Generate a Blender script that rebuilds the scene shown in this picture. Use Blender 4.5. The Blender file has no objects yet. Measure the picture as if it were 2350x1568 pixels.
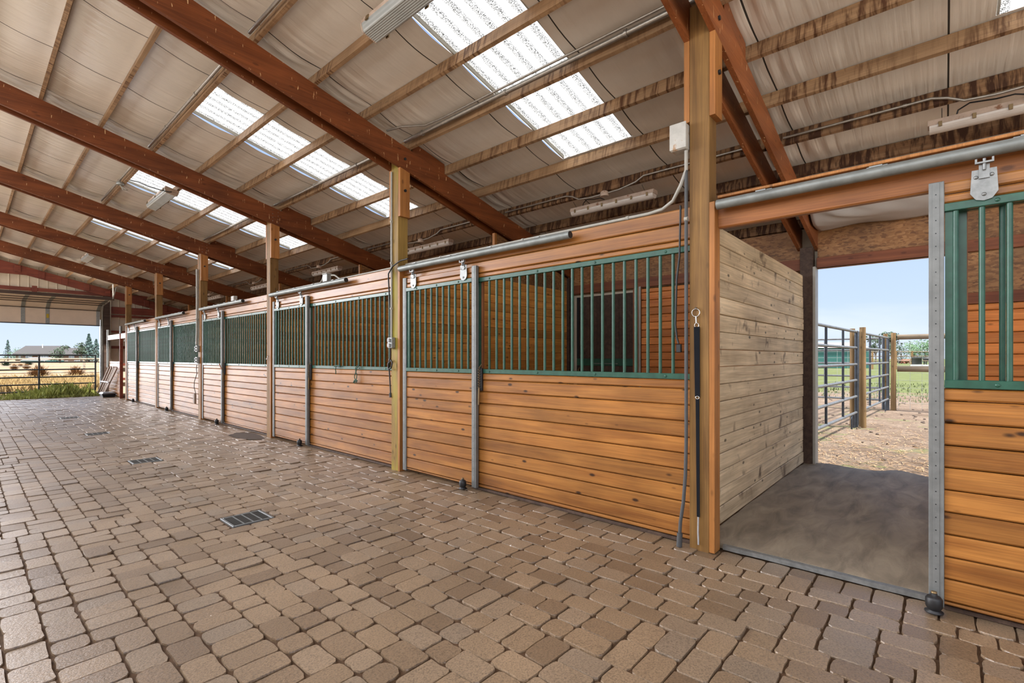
import bpy, bmesh, math, random
from mathutils import Vector, Matrix, noise

random.seed(7)
S = bpy.context.scene
COL = S.collection
PI = math.pi
BAY = 3.6576
WX = 3.451            # aisle face of the posts
SL = 0.25             # roof pitch
RIDGE = -0.2
ORD = ['zeroth', 'first', 'second', 'third', 'fourth', 'fifth', 'sixth', 'seventh', 'eighth', 'ninth',
       'tenth', 'eleventh', 'twelfth', 'thirteenth']

def pf(i):            # far edge (y) of post i
    return 1.366 + BAY * (i - 1)
def deck(x):          # underside of the roof insulation
    return 4.914 - SL * abs(x - RIDGE) - SL * RIDGE
def rtop(x):
    return 4.77 - SL * x
def rbot(x):
    return 4.49 - SL * x

# ------------------------------------------------------------------ mesh builder
class MB:
    def __init__(s):
        s.v = []; s.f = []; s.m = []; s.sm = []
    def add(s, vs, fs, mi=0, smooth=False):
        b = len(s.v); s.v += [tuple(p) for p in vs]
        for f in fs:
            s.f.append(tuple(b + i for i in f)); s.m.append(mi); s.sm.append(smooth)
    def box(s, x0, x1, y0, y1, z0, z1, mi=0, c=0.0, M=None):
        if x0 > x1: x0, x1 = x1, x0
        if y0 > y1: y0, y1 = y1, y0
        if z0 > z1: z0, z1 = z1, z0
        if c <= 0:
            vs = [(x, y, z) for z in (z0, z1) for y in (y0, y1) for x in (x0, x1)]
            fs = [(0, 2, 3, 1), (4, 5, 7, 6), (0, 1, 5, 4), (2, 6, 7, 3), (0, 4, 6, 2), (1, 3, 7, 5)]
        else:
            c = min(c, (x1-x0)*.45, (y1-y0)*.45, (z1-z0)*.45)
            bm = bmesh.new()
            bmesh.ops.create_cube(bm, size=1.0)
            for v in bm.verts:
                v.co = ((x0+x1)/2 + v.co.x*(x1-x0), (y0+y1)/2 + v.co.y*(y1-y0), (z0+z1)/2 + v.co.z*(z1-z0))
            bmesh.ops.bevel(bm, geom=bm.edges[:] , offset=c, segments=1, affect='EDGES')
            bm.verts.index_update()
            vs = [tuple(v.co) for v in bm.verts]
            fs = [tuple(v.index for v in f.verts) for f in bm.faces]
            bm.free()
        if M is not None:
            vs = [tuple(M @ Vector(p)) for p in vs]
        s.add(vs, fs, mi)
    def prism(s, pts, axis, a0, a1, mi=0, top=None):
        """pts: outline in the two other axes (x,z for y; x,y for z; y,z for x), extruded along axis"""
        n = len(pts)
        def mk(p, a):
            if axis == 'y': return (p[0], a, p[1])
            if axis == 'x': return (a, p[0], p[1])
            return (p[0], p[1], a)
        vs = [mk(p, a0) for p in pts] + [mk(p, a1) for p in pts]
        fs = [tuple(range(n))[::-1], tuple(range(n, 2*n))]
        fs += [(i, (i+1) % n, n+(i+1) % n, n+i) for i in range(n)]
        s.add(vs, fs, mi)
    def hexa(s, c8, mi=0):
        """8 corners: bottom ring of four, then top ring of four"""
        s.add(c8, [(3, 2, 1, 0), (4, 5, 6, 7), (0, 1, 5, 4), (1, 2, 6, 5), (2, 3, 7, 6), (3, 0, 4, 7)], mi)
    def tube(s, path, r, seg=10, mi=0, caps=True, rs=None):
        P = [Vector(p) for p in path]
        n = len(P)
        rings = []
        up = Vector((0, 0, 1))
        prev = None
        for i, p in enumerate(P):
            t = (P[min(i+1, n-1)] - P[max(i-1, 0)])
            if t.length < 1e-9: t = Vector((0, 0, 1))
            t.normalize()
            if prev is None:
                a = up if abs(t.dot(up)) < .95 else Vector((1, 0, 0))
                u = t.cross(a).normalized()
            else:
                u = (prev - t * prev.dot(t))
                if u.length < 1e-6: u = t.orthogonal()
                u.normalize()
            prev = u
            w = t.cross(u)
            rr = r if rs is None else rs[i]
            rings.append([p + (u*math.cos(2*PI*k/seg) + w*math.sin(2*PI*k/seg)) * rr for k in range(seg)])
        vs = [q for rg in rings for q in rg]
        fs = []
        for i in range(n-1):
            for k in range(seg):
                fs.append((i*seg+k, i*seg+(k+1) % seg, (i+1)*seg+(k+1) % seg, (i+1)*seg+k))
        s.add(vs, fs, mi, True)
        if caps:
            s.add(rings[0], [tuple(range(seg))[::-1]], mi)
            s.add(rings[-1], [tuple(range(seg))], mi)
    def lathe(s, prof, c, seg=16, mi=0):
        """prof: (r, z) list around the vertical through c"""
        vs = []; fs = []
        for r, z in prof:
            for k in range(seg):
                a = 2*PI*k/seg
                vs.append((c[0]+r*math.cos(a), c[1]+r*math.sin(a), c[2]+z))
        for i in range(len(prof)-1):
            for k in range(seg):
                fs.append((i*seg+k, i*seg+(k+1) % seg, (i+1)*seg+(k+1) % seg, (i+1)*seg+k))
        s.add(vs, fs, mi, True)
        s.add(vs[:seg], [tuple(range(seg))[::-1]], mi); s.add(vs[-seg:], [tuple(range(seg))], mi)
    def stud(s, c, r, h, mi=0, seg=8):
        """a domed bolt head on a face looking to -x"""
        b = len(s.v)
        s.lathe([(r, 0), (r*.9, h*.6), (r*.35, h)], (0, 0, 0), seg, mi)
        for q in range(b, len(s.v)):
            vx, vy, vz = s.v[q]; s.v[q] = (c[0]-vz, c[1]+vx, c[2]+vy)
    def blob(s, c, rad, sub=2, rough=.0, seed=0, mi=0):
        bm = bmesh.new()
        bmesh.ops.create_icosphere(bm, subdivisions=sub, radius=1.0)
        for v in bm.verts:
            d = v.co.normalized()
            k = 1 + rough * noise.noise(d*2.3 + Vector((seed*7.1, seed*3.3, seed)))
            v.co = Vector((c[0]+d.x*rad[0]*k, c[1]+d.y*rad[1]*k, c[2]+d.z*rad[2]*k))
        bm.verts.index_update()
        s.add([tuple(v.co) for v in bm.verts], [tuple(v.index for v in f.verts) for f in bm.faces], mi, True)
        bm.free()
    def build(s, name, mats, parent=None, loc=None):
        off = Vector((0, 0, 0))
        if parent is not None: off = wloc(parent)
        elif loc is not None: off = Vector(loc)
        me = bpy.data.meshes.new(name)
        me.from_pydata([(p[0]-off.x, p[1]-off.y, p[2]-off.z) for p in s.v], [], s.f)
        if not isinstance(mats, (list, tuple)): mats = [mats]
        for m in mats: me.materials.append(m)
        me.polygons.foreach_set('material_index', s.m)
        me.polygons.foreach_set('use_smooth', s.sm)
        bm = bmesh.new(); bm.from_mesh(me)
        bmesh.ops.recalc_face_normals(bm, faces=bm.faces[:])
        bm.to_mesh(me); bm.free()
        me.update()
        o = bpy.data.objects.new(name, me); COL.objects.link(o)
        if parent is not None: o.parent = parent
        elif loc is not None: o.location = loc
        return o

def wloc(o):
    v = Vector((0, 0, 0))
    while o is not None:
        v += o.location; o = o.parent
    return v
def empty(name, loc):
    o = bpy.data.objects.new(name, None); o.location = loc; o.empty_display_size = .1
    COL.objects.link(o); return o
def tag(o, label, cat, group=None, kind=None):
    o['label'] = label; o['category'] = cat
    if group: o['group'] = group
    if kind: o['kind'] = kind
    return o
def struct(o):
    o['kind'] = 'structure'; return o
def dup(o, d=(0, 0, 0), parent=None):
    c = o.copy(); COL.objects.link(c)
    if parent is not None: c.parent = parent
    else: c.location = Vector(o.location) + Vector(d)
    for ch in list(o.children): dup(ch, parent=c)
    return c

# ------------------------------------------------------------------ materials
def NT(name):
    m = bpy.data.materials.new(name); m.use_nodes = True
    nt = m.node_tree; b = nt.nodes['Principled BSDF']
    return m, nt, b
def N(nt, t, **kw):
    n = nt.nodes.new(t)
    for k, v in kw.items():
        if k in n.inputs.keys(): n.inputs[k].default_value = v
        else: setattr(n, k, v)
    return n
def ramp(nt, stops, interp='LINEAR'):
    r = nt.nodes.new('ShaderNodeValToRGB'); e = r.color_ramp.elements
    r.color_ramp.interpolation = interp
    while len(e) < len(stops): e.new(.5)
    for i, (p, c) in enumerate(stops):
        e[i].position = p
        e[i].color = (c[0], c[1], c[2], 1) if isinstance(c, (tuple, list)) else (c, c, c, 1)
    return r
def mix(nt, a, b, fac, mode='MIX'):
    n = nt.nodes.new('ShaderNodeMix'); n.data_type = 'RGBA'; n.blend_type = mode
    for k, v in ((0, fac), (6, a), (7, b)):
        if hasattr(v, 'is_linked'): nt.links.new(v, n.inputs[k])
        elif k == 0: n.inputs[k].default_value = v
        else: n.inputs[k].default_value = (v[0], v[1], v[2], 1)
    return n.outputs[2]
def coords(nt, scale, island=True):
    """object coordinates, offset at random per object and per loose piece, then scaled"""
    L = nt.links.new
    tc = N(nt, 'ShaderNodeTexCoord')
    oi = N(nt, 'ShaderNodeObjectInfo')
    a = N(nt, 'ShaderNodeMath', operation='MULTIPLY'); a.inputs[1].default_value = 31.0
    L(oi.outputs['Random'], a.inputs[0])
    add = N(nt, 'ShaderNodeVectorMath', operation='ADD')
    L(tc.outputs['Object'], add.inputs[0])
    if island:
        g = N(nt, 'ShaderNodeNewGeometry')
        b = N(nt, 'ShaderNodeMath', operation='MULTIPLY_ADD'); b.inputs[1].default_value = 47.0
        L(g.outputs['Random Per Island'], b.inputs[0]); L(a.outputs[0], b.inputs[2])
        L(b.outputs[0], add.inputs[1])
        isl = g.outputs['Random Per Island']
    else:
        L(a.outputs[0], add.inputs[1]); isl = None
    mp = N(nt, 'ShaderNodeMapping'); mp.inputs['Scale'].default_value = scale
    L(add.outputs[0], mp.inputs['Vector'])
    return mp.outputs[0], add.outputs[0], isl, tc.outputs['Object']
def bump(nt, b, h, strength=.3, dist=.01):
    n = N(nt, 'ShaderNodeBump'); n.inputs['Strength'].default_value = strength; n.inputs['Distance'].default_value = dist
    nt.links.new(h, n.inputs['Height']); nt.links.new(n.outputs[0], b.inputs['Normal'])

ALB = {'stall_plank_wood': .70, 'stall_lining_wood': 1.0, 'partition_wood': 1.0, 'beige_metal_siding': 1.0, 'beige_door_panel': 1.0,
       'purlin_wood': .85, 'girt_wood': 1.0, 'girt_wood_lengthwise': 1.0, 'weathered_partition_wood': 1.0, 'black_strap_webbing': .7}
def alb(name, c):
    k = ALB.get(name, .74)
    return tuple(q*k for q in c)
def wood(name, dark, light, axis='y', rough=.5, knots=.6, tint=.25, stain=None, across=16, spec=.3, streak=None):
    dark, light = alb(name, dark), alb(name, light)
    m, nt, b = NT(name); L = nt.links.new
    def sc(al, ac):
        v = [ac, ac, ac]; v['xyz'.index(axis)] = al; return v
    v, raw, isl, obj = coords(nt, sc(.9, across))
    n1 = N(nt, 'ShaderNodeTexNoise', Scale=1.0, Detail=6.0, Roughness=.6, Distortion=.6); L(v, n1.inputs['Vector'])
    r1 = ramp(nt, [(.3, dark), (.68, light)]); L(n1.outputs['Fac'], r1.inputs[0])
    col = r1.outputs[0]
    mp = N(nt, 'ShaderNodeMapping'); mp.inputs['Scale'].default_value = sc(2.5, 130); L(raw, mp.inputs['Vector'])
    n2 = N(nt, 'ShaderNodeTexNoise', Scale=1.0, Detail=2.0); L(mp.outputs[0], n2.inputs['Vector'])
    r2 = ramp(nt, [(.3, .78), (.7, 1.08)]); L(n2.outputs['Fac'], r2.inputs[0])
    col = mix(nt, col, r2.outputs[0], 1.0, 'MULTIPLY')
    # broad patches
    n3 = N(nt, 'ShaderNodeTexNoise', Scale=2.2, Detail=3.0); L(raw, n3.inputs['Vector'])
    r3 = ramp(nt, [(.3, .78), (.7, 1.12)]); L(n3.outputs['Fac'], r3.inputs[0])
    col = mix(nt, col, r3.outputs[0], 1.0, 'MULTIPLY')
    if tint:
        r4 = ramp(nt, [(0, 1-tint), (1, 1+tint*.7)]); L(isl, r4.inputs[0])
        col = mix(nt, col, r4.outputs[0], 1.0, 'MULTIPLY')
    if knots:
        mk = N(nt, 'ShaderNodeMapping'); mk.inputs['Scale'].default_value = sc(5.0, 11); L(raw, mk.inputs['Vector'])
        vo = N(nt, 'ShaderNodeTexVoronoi', Scale=1.0); L(mk.outputs[0], vo.inputs['Vector'])
        rk = ramp(nt, [(.09, 1.0), (.18, 0.0)]); L(vo.outputs['Distance'], rk.inputs[0])
        vs_ = N(nt, 'ShaderNodeSeparateColor'); L(vo.outputs['Color'], vs_.inputs[0])
        gt = N(nt, 'ShaderNodeMath', operation='GREATER_THAN'); gt.inputs[1].default_value = .45; L(vs_.outputs[0], gt.inputs[0])
        mul = N(nt, 'ShaderNodeMath', operation='MULTIPLY'); mul.inputs[1].default_value = knots
        mg = N(nt, 'ShaderNodeMath', operation='MULTIPLY'); L(rk.outputs[0], mg.inputs[0]); L(gt.outputs[0], mg.inputs[1])
        L(mg.outputs[0], mul.inputs[0])
        col = mix(nt, col, [c*.16 for c in dark], mul.outputs[0])
    if stain:
        scol, along, lo, hi = stain[:4]
        ms = N(nt, 'ShaderNodeMapping'); w = [3.0, 3.0, 3.0]; w['xyz'.index(axis)] = along; ms.inputs['Scale'].default_value = w
        L(raw, ms.inputs['Vector'])
        ns = N(nt, 'ShaderNodeTexNoise', Scale=1.0, Detail=3.0, Roughness=.65, Distortion=.5); L(ms.outputs[0], ns.inputs['Vector'])
        rs = ramp(nt, [(lo, 0.0), (hi, 1.0)]); L(ns.outputs['Fac'], rs.inputs[0])
        fac = rs.outputs[0]
        if len(stain) > 4:      # only some stretches are stained
            nm = N(nt, 'ShaderNodeTexNoise', Scale=stain[4], Detail=1.0); L(raw, nm.inputs['Vector'])
            rm = ramp(nt, [(.38, .12), (.62, 1.0)]); L(nm.outputs['Fac'], rm.inputs[0])
            mu = N(nt, 'ShaderNodeMath', operation='MULTIPLY'); L(fac, mu.inputs[0]); L(rm.outputs[0], mu.inputs[1]); fac = mu.outputs[0]
        col = mix(nt, col, scol, fac)
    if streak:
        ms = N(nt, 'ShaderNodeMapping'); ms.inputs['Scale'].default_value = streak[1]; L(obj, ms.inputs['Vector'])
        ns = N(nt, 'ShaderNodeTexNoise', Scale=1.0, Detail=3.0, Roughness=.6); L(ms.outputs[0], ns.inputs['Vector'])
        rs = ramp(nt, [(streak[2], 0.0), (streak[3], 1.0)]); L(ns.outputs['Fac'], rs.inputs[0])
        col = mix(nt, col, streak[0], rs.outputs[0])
    L(col, b.inputs['Base Color'])
    b.inputs['Roughness'].default_value = rough
    b.inputs['Specular IOR Level'].default_value = spec
    bump(nt, b, n2.outputs['Fac'], .18, .004)
    return m

def plain(name, col, rough=.5, metal=0.0, var=.12, scale=9.0, spec=.5, bmp=0.0, spots=None):
    col = alb(name, col)
    m, nt, b = NT(name); L = nt.links.new
    tc = N(nt, 'ShaderNodeTexCoord')
    n = N(nt, 'ShaderNodeTexNoise', Scale=scale, Detail=5.0, Roughness=.6); L(tc.outputs['Object'], n.inputs['Vector'])
    r = ramp(nt, [(.3, [c*(1-var) for c in col]), (.7, [min(1, c*(1+var)) for c in col])]); L(n.outputs['Fac'], r.inputs[0])
    c = r.outputs[0]
    if spots:
        n2 = N(nt, 'ShaderNodeTexNoise', Scale=spots[1], Detail=4.0, Roughness=.7); L(tc.outputs['Object'], n2.inputs['Vector'])
        r2 = ramp(nt, [(spots[2], 0.0), (spots[2]+.08, 1.0)]); L(n2.outputs['Fac'], r2.inputs[0])
        c = mix(nt, c, spots[0], r2.outputs[0])
    L(c, b.inputs['Base Color'])
    b.inputs['Roughness'].default_value = rough; b.inputs['Metallic'].default_value = metal
    b.inputs['Specular IOR Level'].default_value = spec
    if bmp: bump(nt, b, n.outputs['Fac'], bmp, .01)
    return m

M = {}
M['plank'] = wood('stall_plank_wood', (.30, .105, .019), (.54, .228, .050), 'y', .40, 1.0, .22, spec=.42)
M['plank_in'] = wood('stall_lining_wood', (.52, .15, .03), (.76, .28, .07), 'y', .5, .7, .25)
M['plank_part'] = wood('partition_wood', (.60, .24, .05), (.86, .42, .10), 'x', .5, .7, .3)
M['plank_gray'] = wood('weathered_partition_wood', (.46, .34, .20), (.74, .58, .37), 'x', .6, .9, .16,
                       stain=((.12, .075, .04), 3.2, .60, .72))
M['post'] = wood('post_wood', (.17, .08, .021), (.36, .192, .055), 'z', .6, .5, .0, across=12)
M['post_green'] = wood('green_post_wood', (.26, .15, .035), (.46, .29, .075), 'z', .6, .5, .0, across=12,
                       streak=((.34, .30, .03), (3, 3, .5), .45, .6))
M['trim'] = wood('trim_wood', (.40, .15, .035), (.60, .255, .07), 'z', .5, .5, .0)
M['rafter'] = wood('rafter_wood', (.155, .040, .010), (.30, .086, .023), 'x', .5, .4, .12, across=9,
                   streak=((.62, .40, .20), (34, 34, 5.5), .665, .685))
M['rafter_lit'] = wood('orange_rafter_wood', (.26, .075, .022), (.46, .155, .05), 'x', .5, .4, .1, across=9,  # copy of the rafter wood with light painted into its colour
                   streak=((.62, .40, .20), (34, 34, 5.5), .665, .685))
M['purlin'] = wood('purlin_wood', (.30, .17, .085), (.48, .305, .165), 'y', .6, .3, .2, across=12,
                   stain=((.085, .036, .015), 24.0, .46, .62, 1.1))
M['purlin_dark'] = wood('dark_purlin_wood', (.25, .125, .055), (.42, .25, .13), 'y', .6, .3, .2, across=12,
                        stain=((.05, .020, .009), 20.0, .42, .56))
M['girt'] = wood('girt_wood', (.13, .03, .018), (.22, .055, .03), 'x', .5, .4, .15)
M['girt_y'] = wood('girt_wood_lengthwise', (.14, .04, .018), (.25, .085, .035), 'y', .55, .4, .15)
M['header'] = wood('header_wood', (.30, .10, .025), (.50, .19, .05), 'y', .45, .6, .2)
M['stud'] = wood('stud_wood', (.30, .10, .04), (.46, .19, .08), 'z', .5, .4, .1)
M['dark_wood'] = wood('dark_aged_wood', (.06, .035, .025), (.13, .08, .055), 'x', .7, .3, .2)
M['gray_wood'] = wood('grey_board_wood', (.30, .20, .14), (.52, .38, .28), 'z', .6, .4, .25)
M['round_rail'] = wood('weathered_rail_wood', (.15, .11, .07), (.29, .225, .15), 'y', .7, .3, .1)
M['pale_rail'] = wood('pale_fence_wood', (.30, .24, .17), (.55, .46, .35), 'x', .7, .3, .1)
M['round_post'] = wood('paddock_post_wood', (.17, .095, .035), (.32, .205, .09), 'z', .7, .6, .1)
M['green'] = plain('green_painted_steel', (.020, .098, .062), .38, .0, .25, 14, .5, .05)
M['galv'] = plain('galvanized_steel', (.32, .33, .32), .48, .7, .18, 30, .5, .05)
M['galv_dull'] = plain('dull_zinc_steel', (.42, .44, .42), .5, .55, .22, 40)
M['corral_rail'] = plain('worn_corral_pipe', (.20, .21, .215), .45, .55, .25, 12)
M['galv_track'] = plain('dull_zinc_pipe', (.30, .32, .30), .5, .5, .2, 9)
M['galv_channel'] = plain('zinc_edge_channel', (.25, .26, .25), .55, .5, .15, 12)
M['grate'] = plain('dark_grate_steel', (.085, .08, .07), .6, .4)
M['dark_steel'] = plain('dark_painted_steel', (.018, .022, .026), .4, .2, .2, 20)
M['pipe_steel'] = plain('corral_pipe_steel', (.055, .065, .080), .33, .5, .25, 12)
M['black'] = plain('black_rubber', (.012, .012, .013), .5)
M['white_pvc'] = plain('white_conduit_plastic', (.44, .42, .36), .45, .0, .1, 12)
M['grey_pvc'] = plain('grey_conduit_plastic', (.075, .077, .078), .6, .0, .15, 8)
M['emt'] = plain('steel_conduit', (.48, .45, .40), .35, .8, .15, 20)
M['box_white'] = plain('electrical_box_plastic', (.58, .56, .50), .5, .0, .15, 10, spots=((.35, .20, .09), 6, .62))
M['light_body'] = plain('dusty_light_housing', (.58, .44, .34), .55, .0, .2, 12, spots=((.22, .10, .05), 16, .60))
M['light_lens'] = plain('dusty_light_lens', (.74, .66, .58), .32, .0, .08, 8)
M['lens_clear'] = plain('ribbed_light_lens', (.44, .46, .44), .2, .0, .08, 6)
M['rope'] = plain('green_twine', (.05, .11, .075), .8)
M['strap'] = plain('black_strap_webbing', (.010, .012, .016), .9, spec=.15)
M['brass'] = plain('aged_brass_spring', (.28, .19, .09), .45, .7)
M['chrome'] = plain('bright_hook_steel', (.62, .60, .55), .25, .9)
M['tray'] = plain('black_box_plastic', (.02, .022, .026), .4)
M['steel_lid'] = plain('brushed_lid_steel', (.35, .38, .42), .35, .8)
M['yellow'] = plain('yellow_label', (.70, .52, .03), .5)
M['siding'] = plain('beige_metal_siding', (.55, .46, .34), .5, .0, .08, 5)
M['door_panel'] = plain('beige_door_panel', (.74, .62, .49), .45, .0, .06, 3)
M['stucco'] = plain('brown_house_siding', (.10, .06, .04), .8)
M['shingle'] = plain('brown_roof_shingle', (.055, .050, .048), .8, .0, .2, 30)
M['white_trim'] = plain('white_window_frame', (.5, .5, .5), .5)
M['glass'] = plain('window_glass', (.10, .14, .17), .08, .0, .1, 3)
M['teal'] = plain('teal_metal_siding', (.03, .13, .115), .5)
M['pale_roof'] = plain('pale_metal_roof', (.36, .31, .28), .5)
M['leaf_dark'] = plain('dark_tree_leaf', (.05, .085, .045), .7, .0, .4, 3)
M['leaf_green'] = plain('green_tree_leaf', (.10, .19, .085), .7, .0, .4, 2)
M['leaf_blue'] = plain('blue_green_needle', (.075, .13, .115), .7, .0, .4, 2)
M['bark'] = plain('tree_bark', (.10, .07, .05), .9)
M['dry_bush'] = plain('dry_tumbleweed', (.26, .14, .055), .9, .0, .3, 6)
M['grass_green'] = plain('green_weed_blade', (.38, .41, .10), .7, .0, .45, 4)
M['grass_dry'] = plain('dry_grass_blade', (.42, .29, .12), .8, .0, .3, 4)
M['straw'] = plain('straw', (.52, .33, .17), .8, .0, .4, 8)
M['cow_black'] = plain('black_cattle_hide', (.02, .018, .017), .7)
M['cow_red'] = plain('red_brown_cattle_hide', (.22, .07, .035), .7)
M['tub'] = plain('black_feed_tub', (.02, .022, .022), .6)
M['trough'] = plain('galvanized_trough', (.55, .57, .57), .45, .3)
M['insul_white'] = plain('torn_vinyl_sheet', (.66, .63, .60), .42, .0, .06, 4)

# vinyl faced insulation and its seam
m, nt, b = NT('roof_insulation_vinyl'); L = nt.links.new
tc = N(nt, 'ShaderNodeTexCoord')
n = N(nt, 'ShaderNodeTexNoise', Scale=1.1, Detail=5.0, Roughness=.6); L(tc.outputs['Object'], n.inputs['Vector'])
r = ramp(nt, [(.3, (.61, .56, .485)), (.7, (.74, .69, .61))]); L(n.outputs['Fac'], r.inputs[0])
L(r.outputs[0], b.inputs['Base Color']); b.inputs['Roughness'].default_value = .24; b.inputs['Specular IOR Level'].default_value = .8
mp = N(nt, 'ShaderNodeMapping'); mp.inputs['Scale'].default_value = (1.1, 26, 1); L(tc.outputs['Object'], mp.inputs['Vector'])
n2 = N(nt, 'ShaderNodeTexNoise', Scale=1.0, Detail=2.0); L(mp.outputs[0], n2.inputs['Vector'])
bump(nt, b, n2.outputs['Fac'], .42, .016)
M['vinyl'] = m
M['seam'] = plain('dark_insulation_seam', (.035, .028, .02), .8)

# translucent skylight sheet with mineral speckle
m, nt, b = NT('fiberglass_skylight'); L = nt.links.new
tc = N(nt, 'ShaderNodeTexCoord')
n = N(nt, 'ShaderNodeTexNoise', Scale=130.0, Detail=2.0, Roughness=.6); L(tc.outputs['Object'], n.inputs['Vector'])
r = ramp(nt, [(.42, (.03, .03, .028)), (.52, (.40, .40, .385))]); L(n.outputs['Fac'], r.inputs[0])
sx = N(nt, 'ShaderNodeSeparateXYZ'); L(tc.outputs['Object'], sx.inputs[0])
mw = N(nt, 'ShaderNodeMath', operation='MULTIPLY'); mw.inputs[1].default_value = 2*PI/.1524; L(sx.outputs['Y'], mw.inputs[0])
sn = N(nt, 'ShaderNodeMath', operation='SINE'); L(mw.outputs[0], sn.inputs[0])
rw = ramp(nt, [(.25, 0.0), (.75, 1.0)]); mm_ = N(nt, 'ShaderNodeMath', operation='MULTIPLY_ADD'); mm_.inputs[1].default_value = .5; mm_.inputs[2].default_value = .5
L(sn.outputs[0], mm_.inputs[0]); L(mm_.outputs[0], rw.inputs[0])
skc = mix(nt, r.outputs[0], (.46, .46, .445), rw.outputs[0])
class _R: outputs = [skc]
r = _R
tr = N(nt, 'ShaderNodeBsdfTranslucent'); L(r.outputs[0], tr.inputs['Color'])
L(r.outputs[0], b.inputs['Base Color']); b.inputs['Roughness'].default_value = .35
ms = N(nt, 'ShaderNodeMixShader'); ms.inputs[0].default_value = .72
L(b.outputs[0], ms.inputs[1]); L(tr.outputs[0], ms.inputs[2])
L(ms.outputs[0], nt.nodes['Material Output'].inputs['Surface'])
M['skylight'] = m

# oriented strand board
m, nt, b = NT('strand_board'); L = nt.links.new
v, raw, isl, obj = coords(nt, (9, 9, 22))
vo = N(nt, 'ShaderNodeTexVoronoi', Scale=2.6); vo.inputs['Randomness'].default_value = 1.0
nn = N(nt, 'ShaderNodeTexNoise', Scale=2.0, Detail=3.0); L(v, nn.inputs['Vector'])
mm = N(nt, 'ShaderNodeMix'); mm.data_type = 'RGBA'; mm.blend_type = 'LINEAR_LIGHT'; mm.inputs[0].default_value = .35
L(v, mm.inputs[6]); L(nn.outputs['Color'], mm.inputs[7]); L(mm.outputs[2], vo.inputs['Vector'])
r = ramp(nt, [(.05, (.14, .055, .016)), (.45, (.29, .13, .042)), (.9, (.38, .19, .07))]); L(vo.outputs['Color'], r.inputs[0])
n4 = N(nt, 'ShaderNodeTexNoise', Scale=1.6, Detail=4.0); L(raw, n4.inputs['Vector'])
r4 = ramp(nt, [(.35, .55), (.65, 1.1)]); L(n4.outputs['Fac'], r4.inputs[0])
L(mix(nt, r.outputs[0], r4.outputs[0], 1.0, 'MULTIPLY'), b.inputs['Base Color'])
b.inputs['Roughness'].default_value = .6; bump(nt, b, vo.outputs['Distance'], .2, .004)
M['osb'] = m

# tumbled concrete pavers
m, nt, b = NT('tumbled_paver'); L = nt.links.new
g = N(nt, 'ShaderNodeNewGeometry'); tc = N(nt, 'ShaderNodeTexCoord')
r = ramp(nt, [(0, (.165, .106, .060)), (.35, (.23, .153, .088)), (.75, (.275, .187, .111)), (1, (.22, .16, .106))])
L(g.outputs['Random Per Island'], r.inputs[0])
n = N(nt, 'ShaderNodeTexNoise', Scale=1.1, Detail=4.0); L(tc.outputs['Object'], n.inputs['Vector'])
rr = ramp(nt, [(.3, .80), (.7, 1.12)]); L(n.outputs['Fac'], rr.inputs[0])
c = mix(nt, r.outputs[0], rr.outputs[0], 1.0, 'MULTIPLY')
n2 = N(nt, 'ShaderNodeTexNoise', Scale=120.0, Detail=3.0, Roughness=.7); L(tc.outputs['Object'], n2.inputs['Vector'])
r2 = ramp(nt, [(.34, .50), (.56, 1.06)]); L(n2.outputs['Fac'], r2.inputs[0])
c = mix(nt, c, r2.outputs[0], 1.0, 'MULTIPLY')
# white droppings in a few specks
n5 = N(nt, 'ShaderNodeTexNoise', Scale=13.0, Detail=2.0); L(tc.outputs['Object'], n5.inputs['Vector'])
r5 = ramp(nt, [(.775, 0.0), (.785, 1.0)]); L(n5.outputs['Fac'], r5.inputs[0])
c = mix(nt, c, (.75, .73, .68), r5.outputs[0])
L(c, b.inputs['Base Color'])
b.inputs['Roughness'].default_value = .36
b.inputs['Specular IOR Level'].default_value = 1.0
n3 = N(nt, 'ShaderNodeTexNoise', Scale=55.0, Detail=5.0, Roughness=.7); L(tc.outputs['Object'], n3.inputs['Vector'])
bump(nt, b, n3.outputs['Fac'], .28, .010)
M['paver'] = m
M['joint'] = plain('paver_joint_dirt', (.10, .055, .028), .95, .0, .3, 25, .2, .3)
M['slab'] = plain('pale_concrete_slab', (.36, .31, .25), .8, .0, .1, 3)  # pale stretch of unseen floor, added to throw sunlight up at the ceiling
M['stall_dirt'] = plain('stall_bedding_dirt', (.26, .17, .10), .95, .0, .25, 8, .2, .4)
M['wet'] = plain('damp_paving_patch', (.06, .04, .026), .6, .0, .2, 6)

# rubber mat, dusty
m, nt, b = NT('dusty_rubber_mat'); L = nt.links.new
tc = N(nt, 'ShaderNodeTexCoord')
mp = N(nt, 'ShaderNodeMapping'); mp.inputs['Scale'].default_value = (1.6, 5, 1); L(tc.outputs['Object'], mp.inputs['Vector'])
n = N(nt, 'ShaderNodeTexNoise', Scale=1.3, Detail=6.0, Roughness=.6, Distortion=.8); L(mp.outputs[0], n.inputs['Vector'])
r = ramp(nt, [(.3, (.125, .097, .064)), (.5, (.21, .167, .114)), (.7, (.30, .243, .168))]); L(n.outputs['Fac'], r.inputs[0])
L(r.outputs[0], b.inputs['Base Color']); b.inputs['Roughness'].default_value = .7
n2 = N(nt, 'ShaderNodeTexNoise', Scale=60.0, Detail=4.0); L(tc.outputs['Object'], n2.inputs['Vector'])
bump(nt, b, n2.outputs['Fac'], .3, .006)
M['mat'] = m

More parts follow.
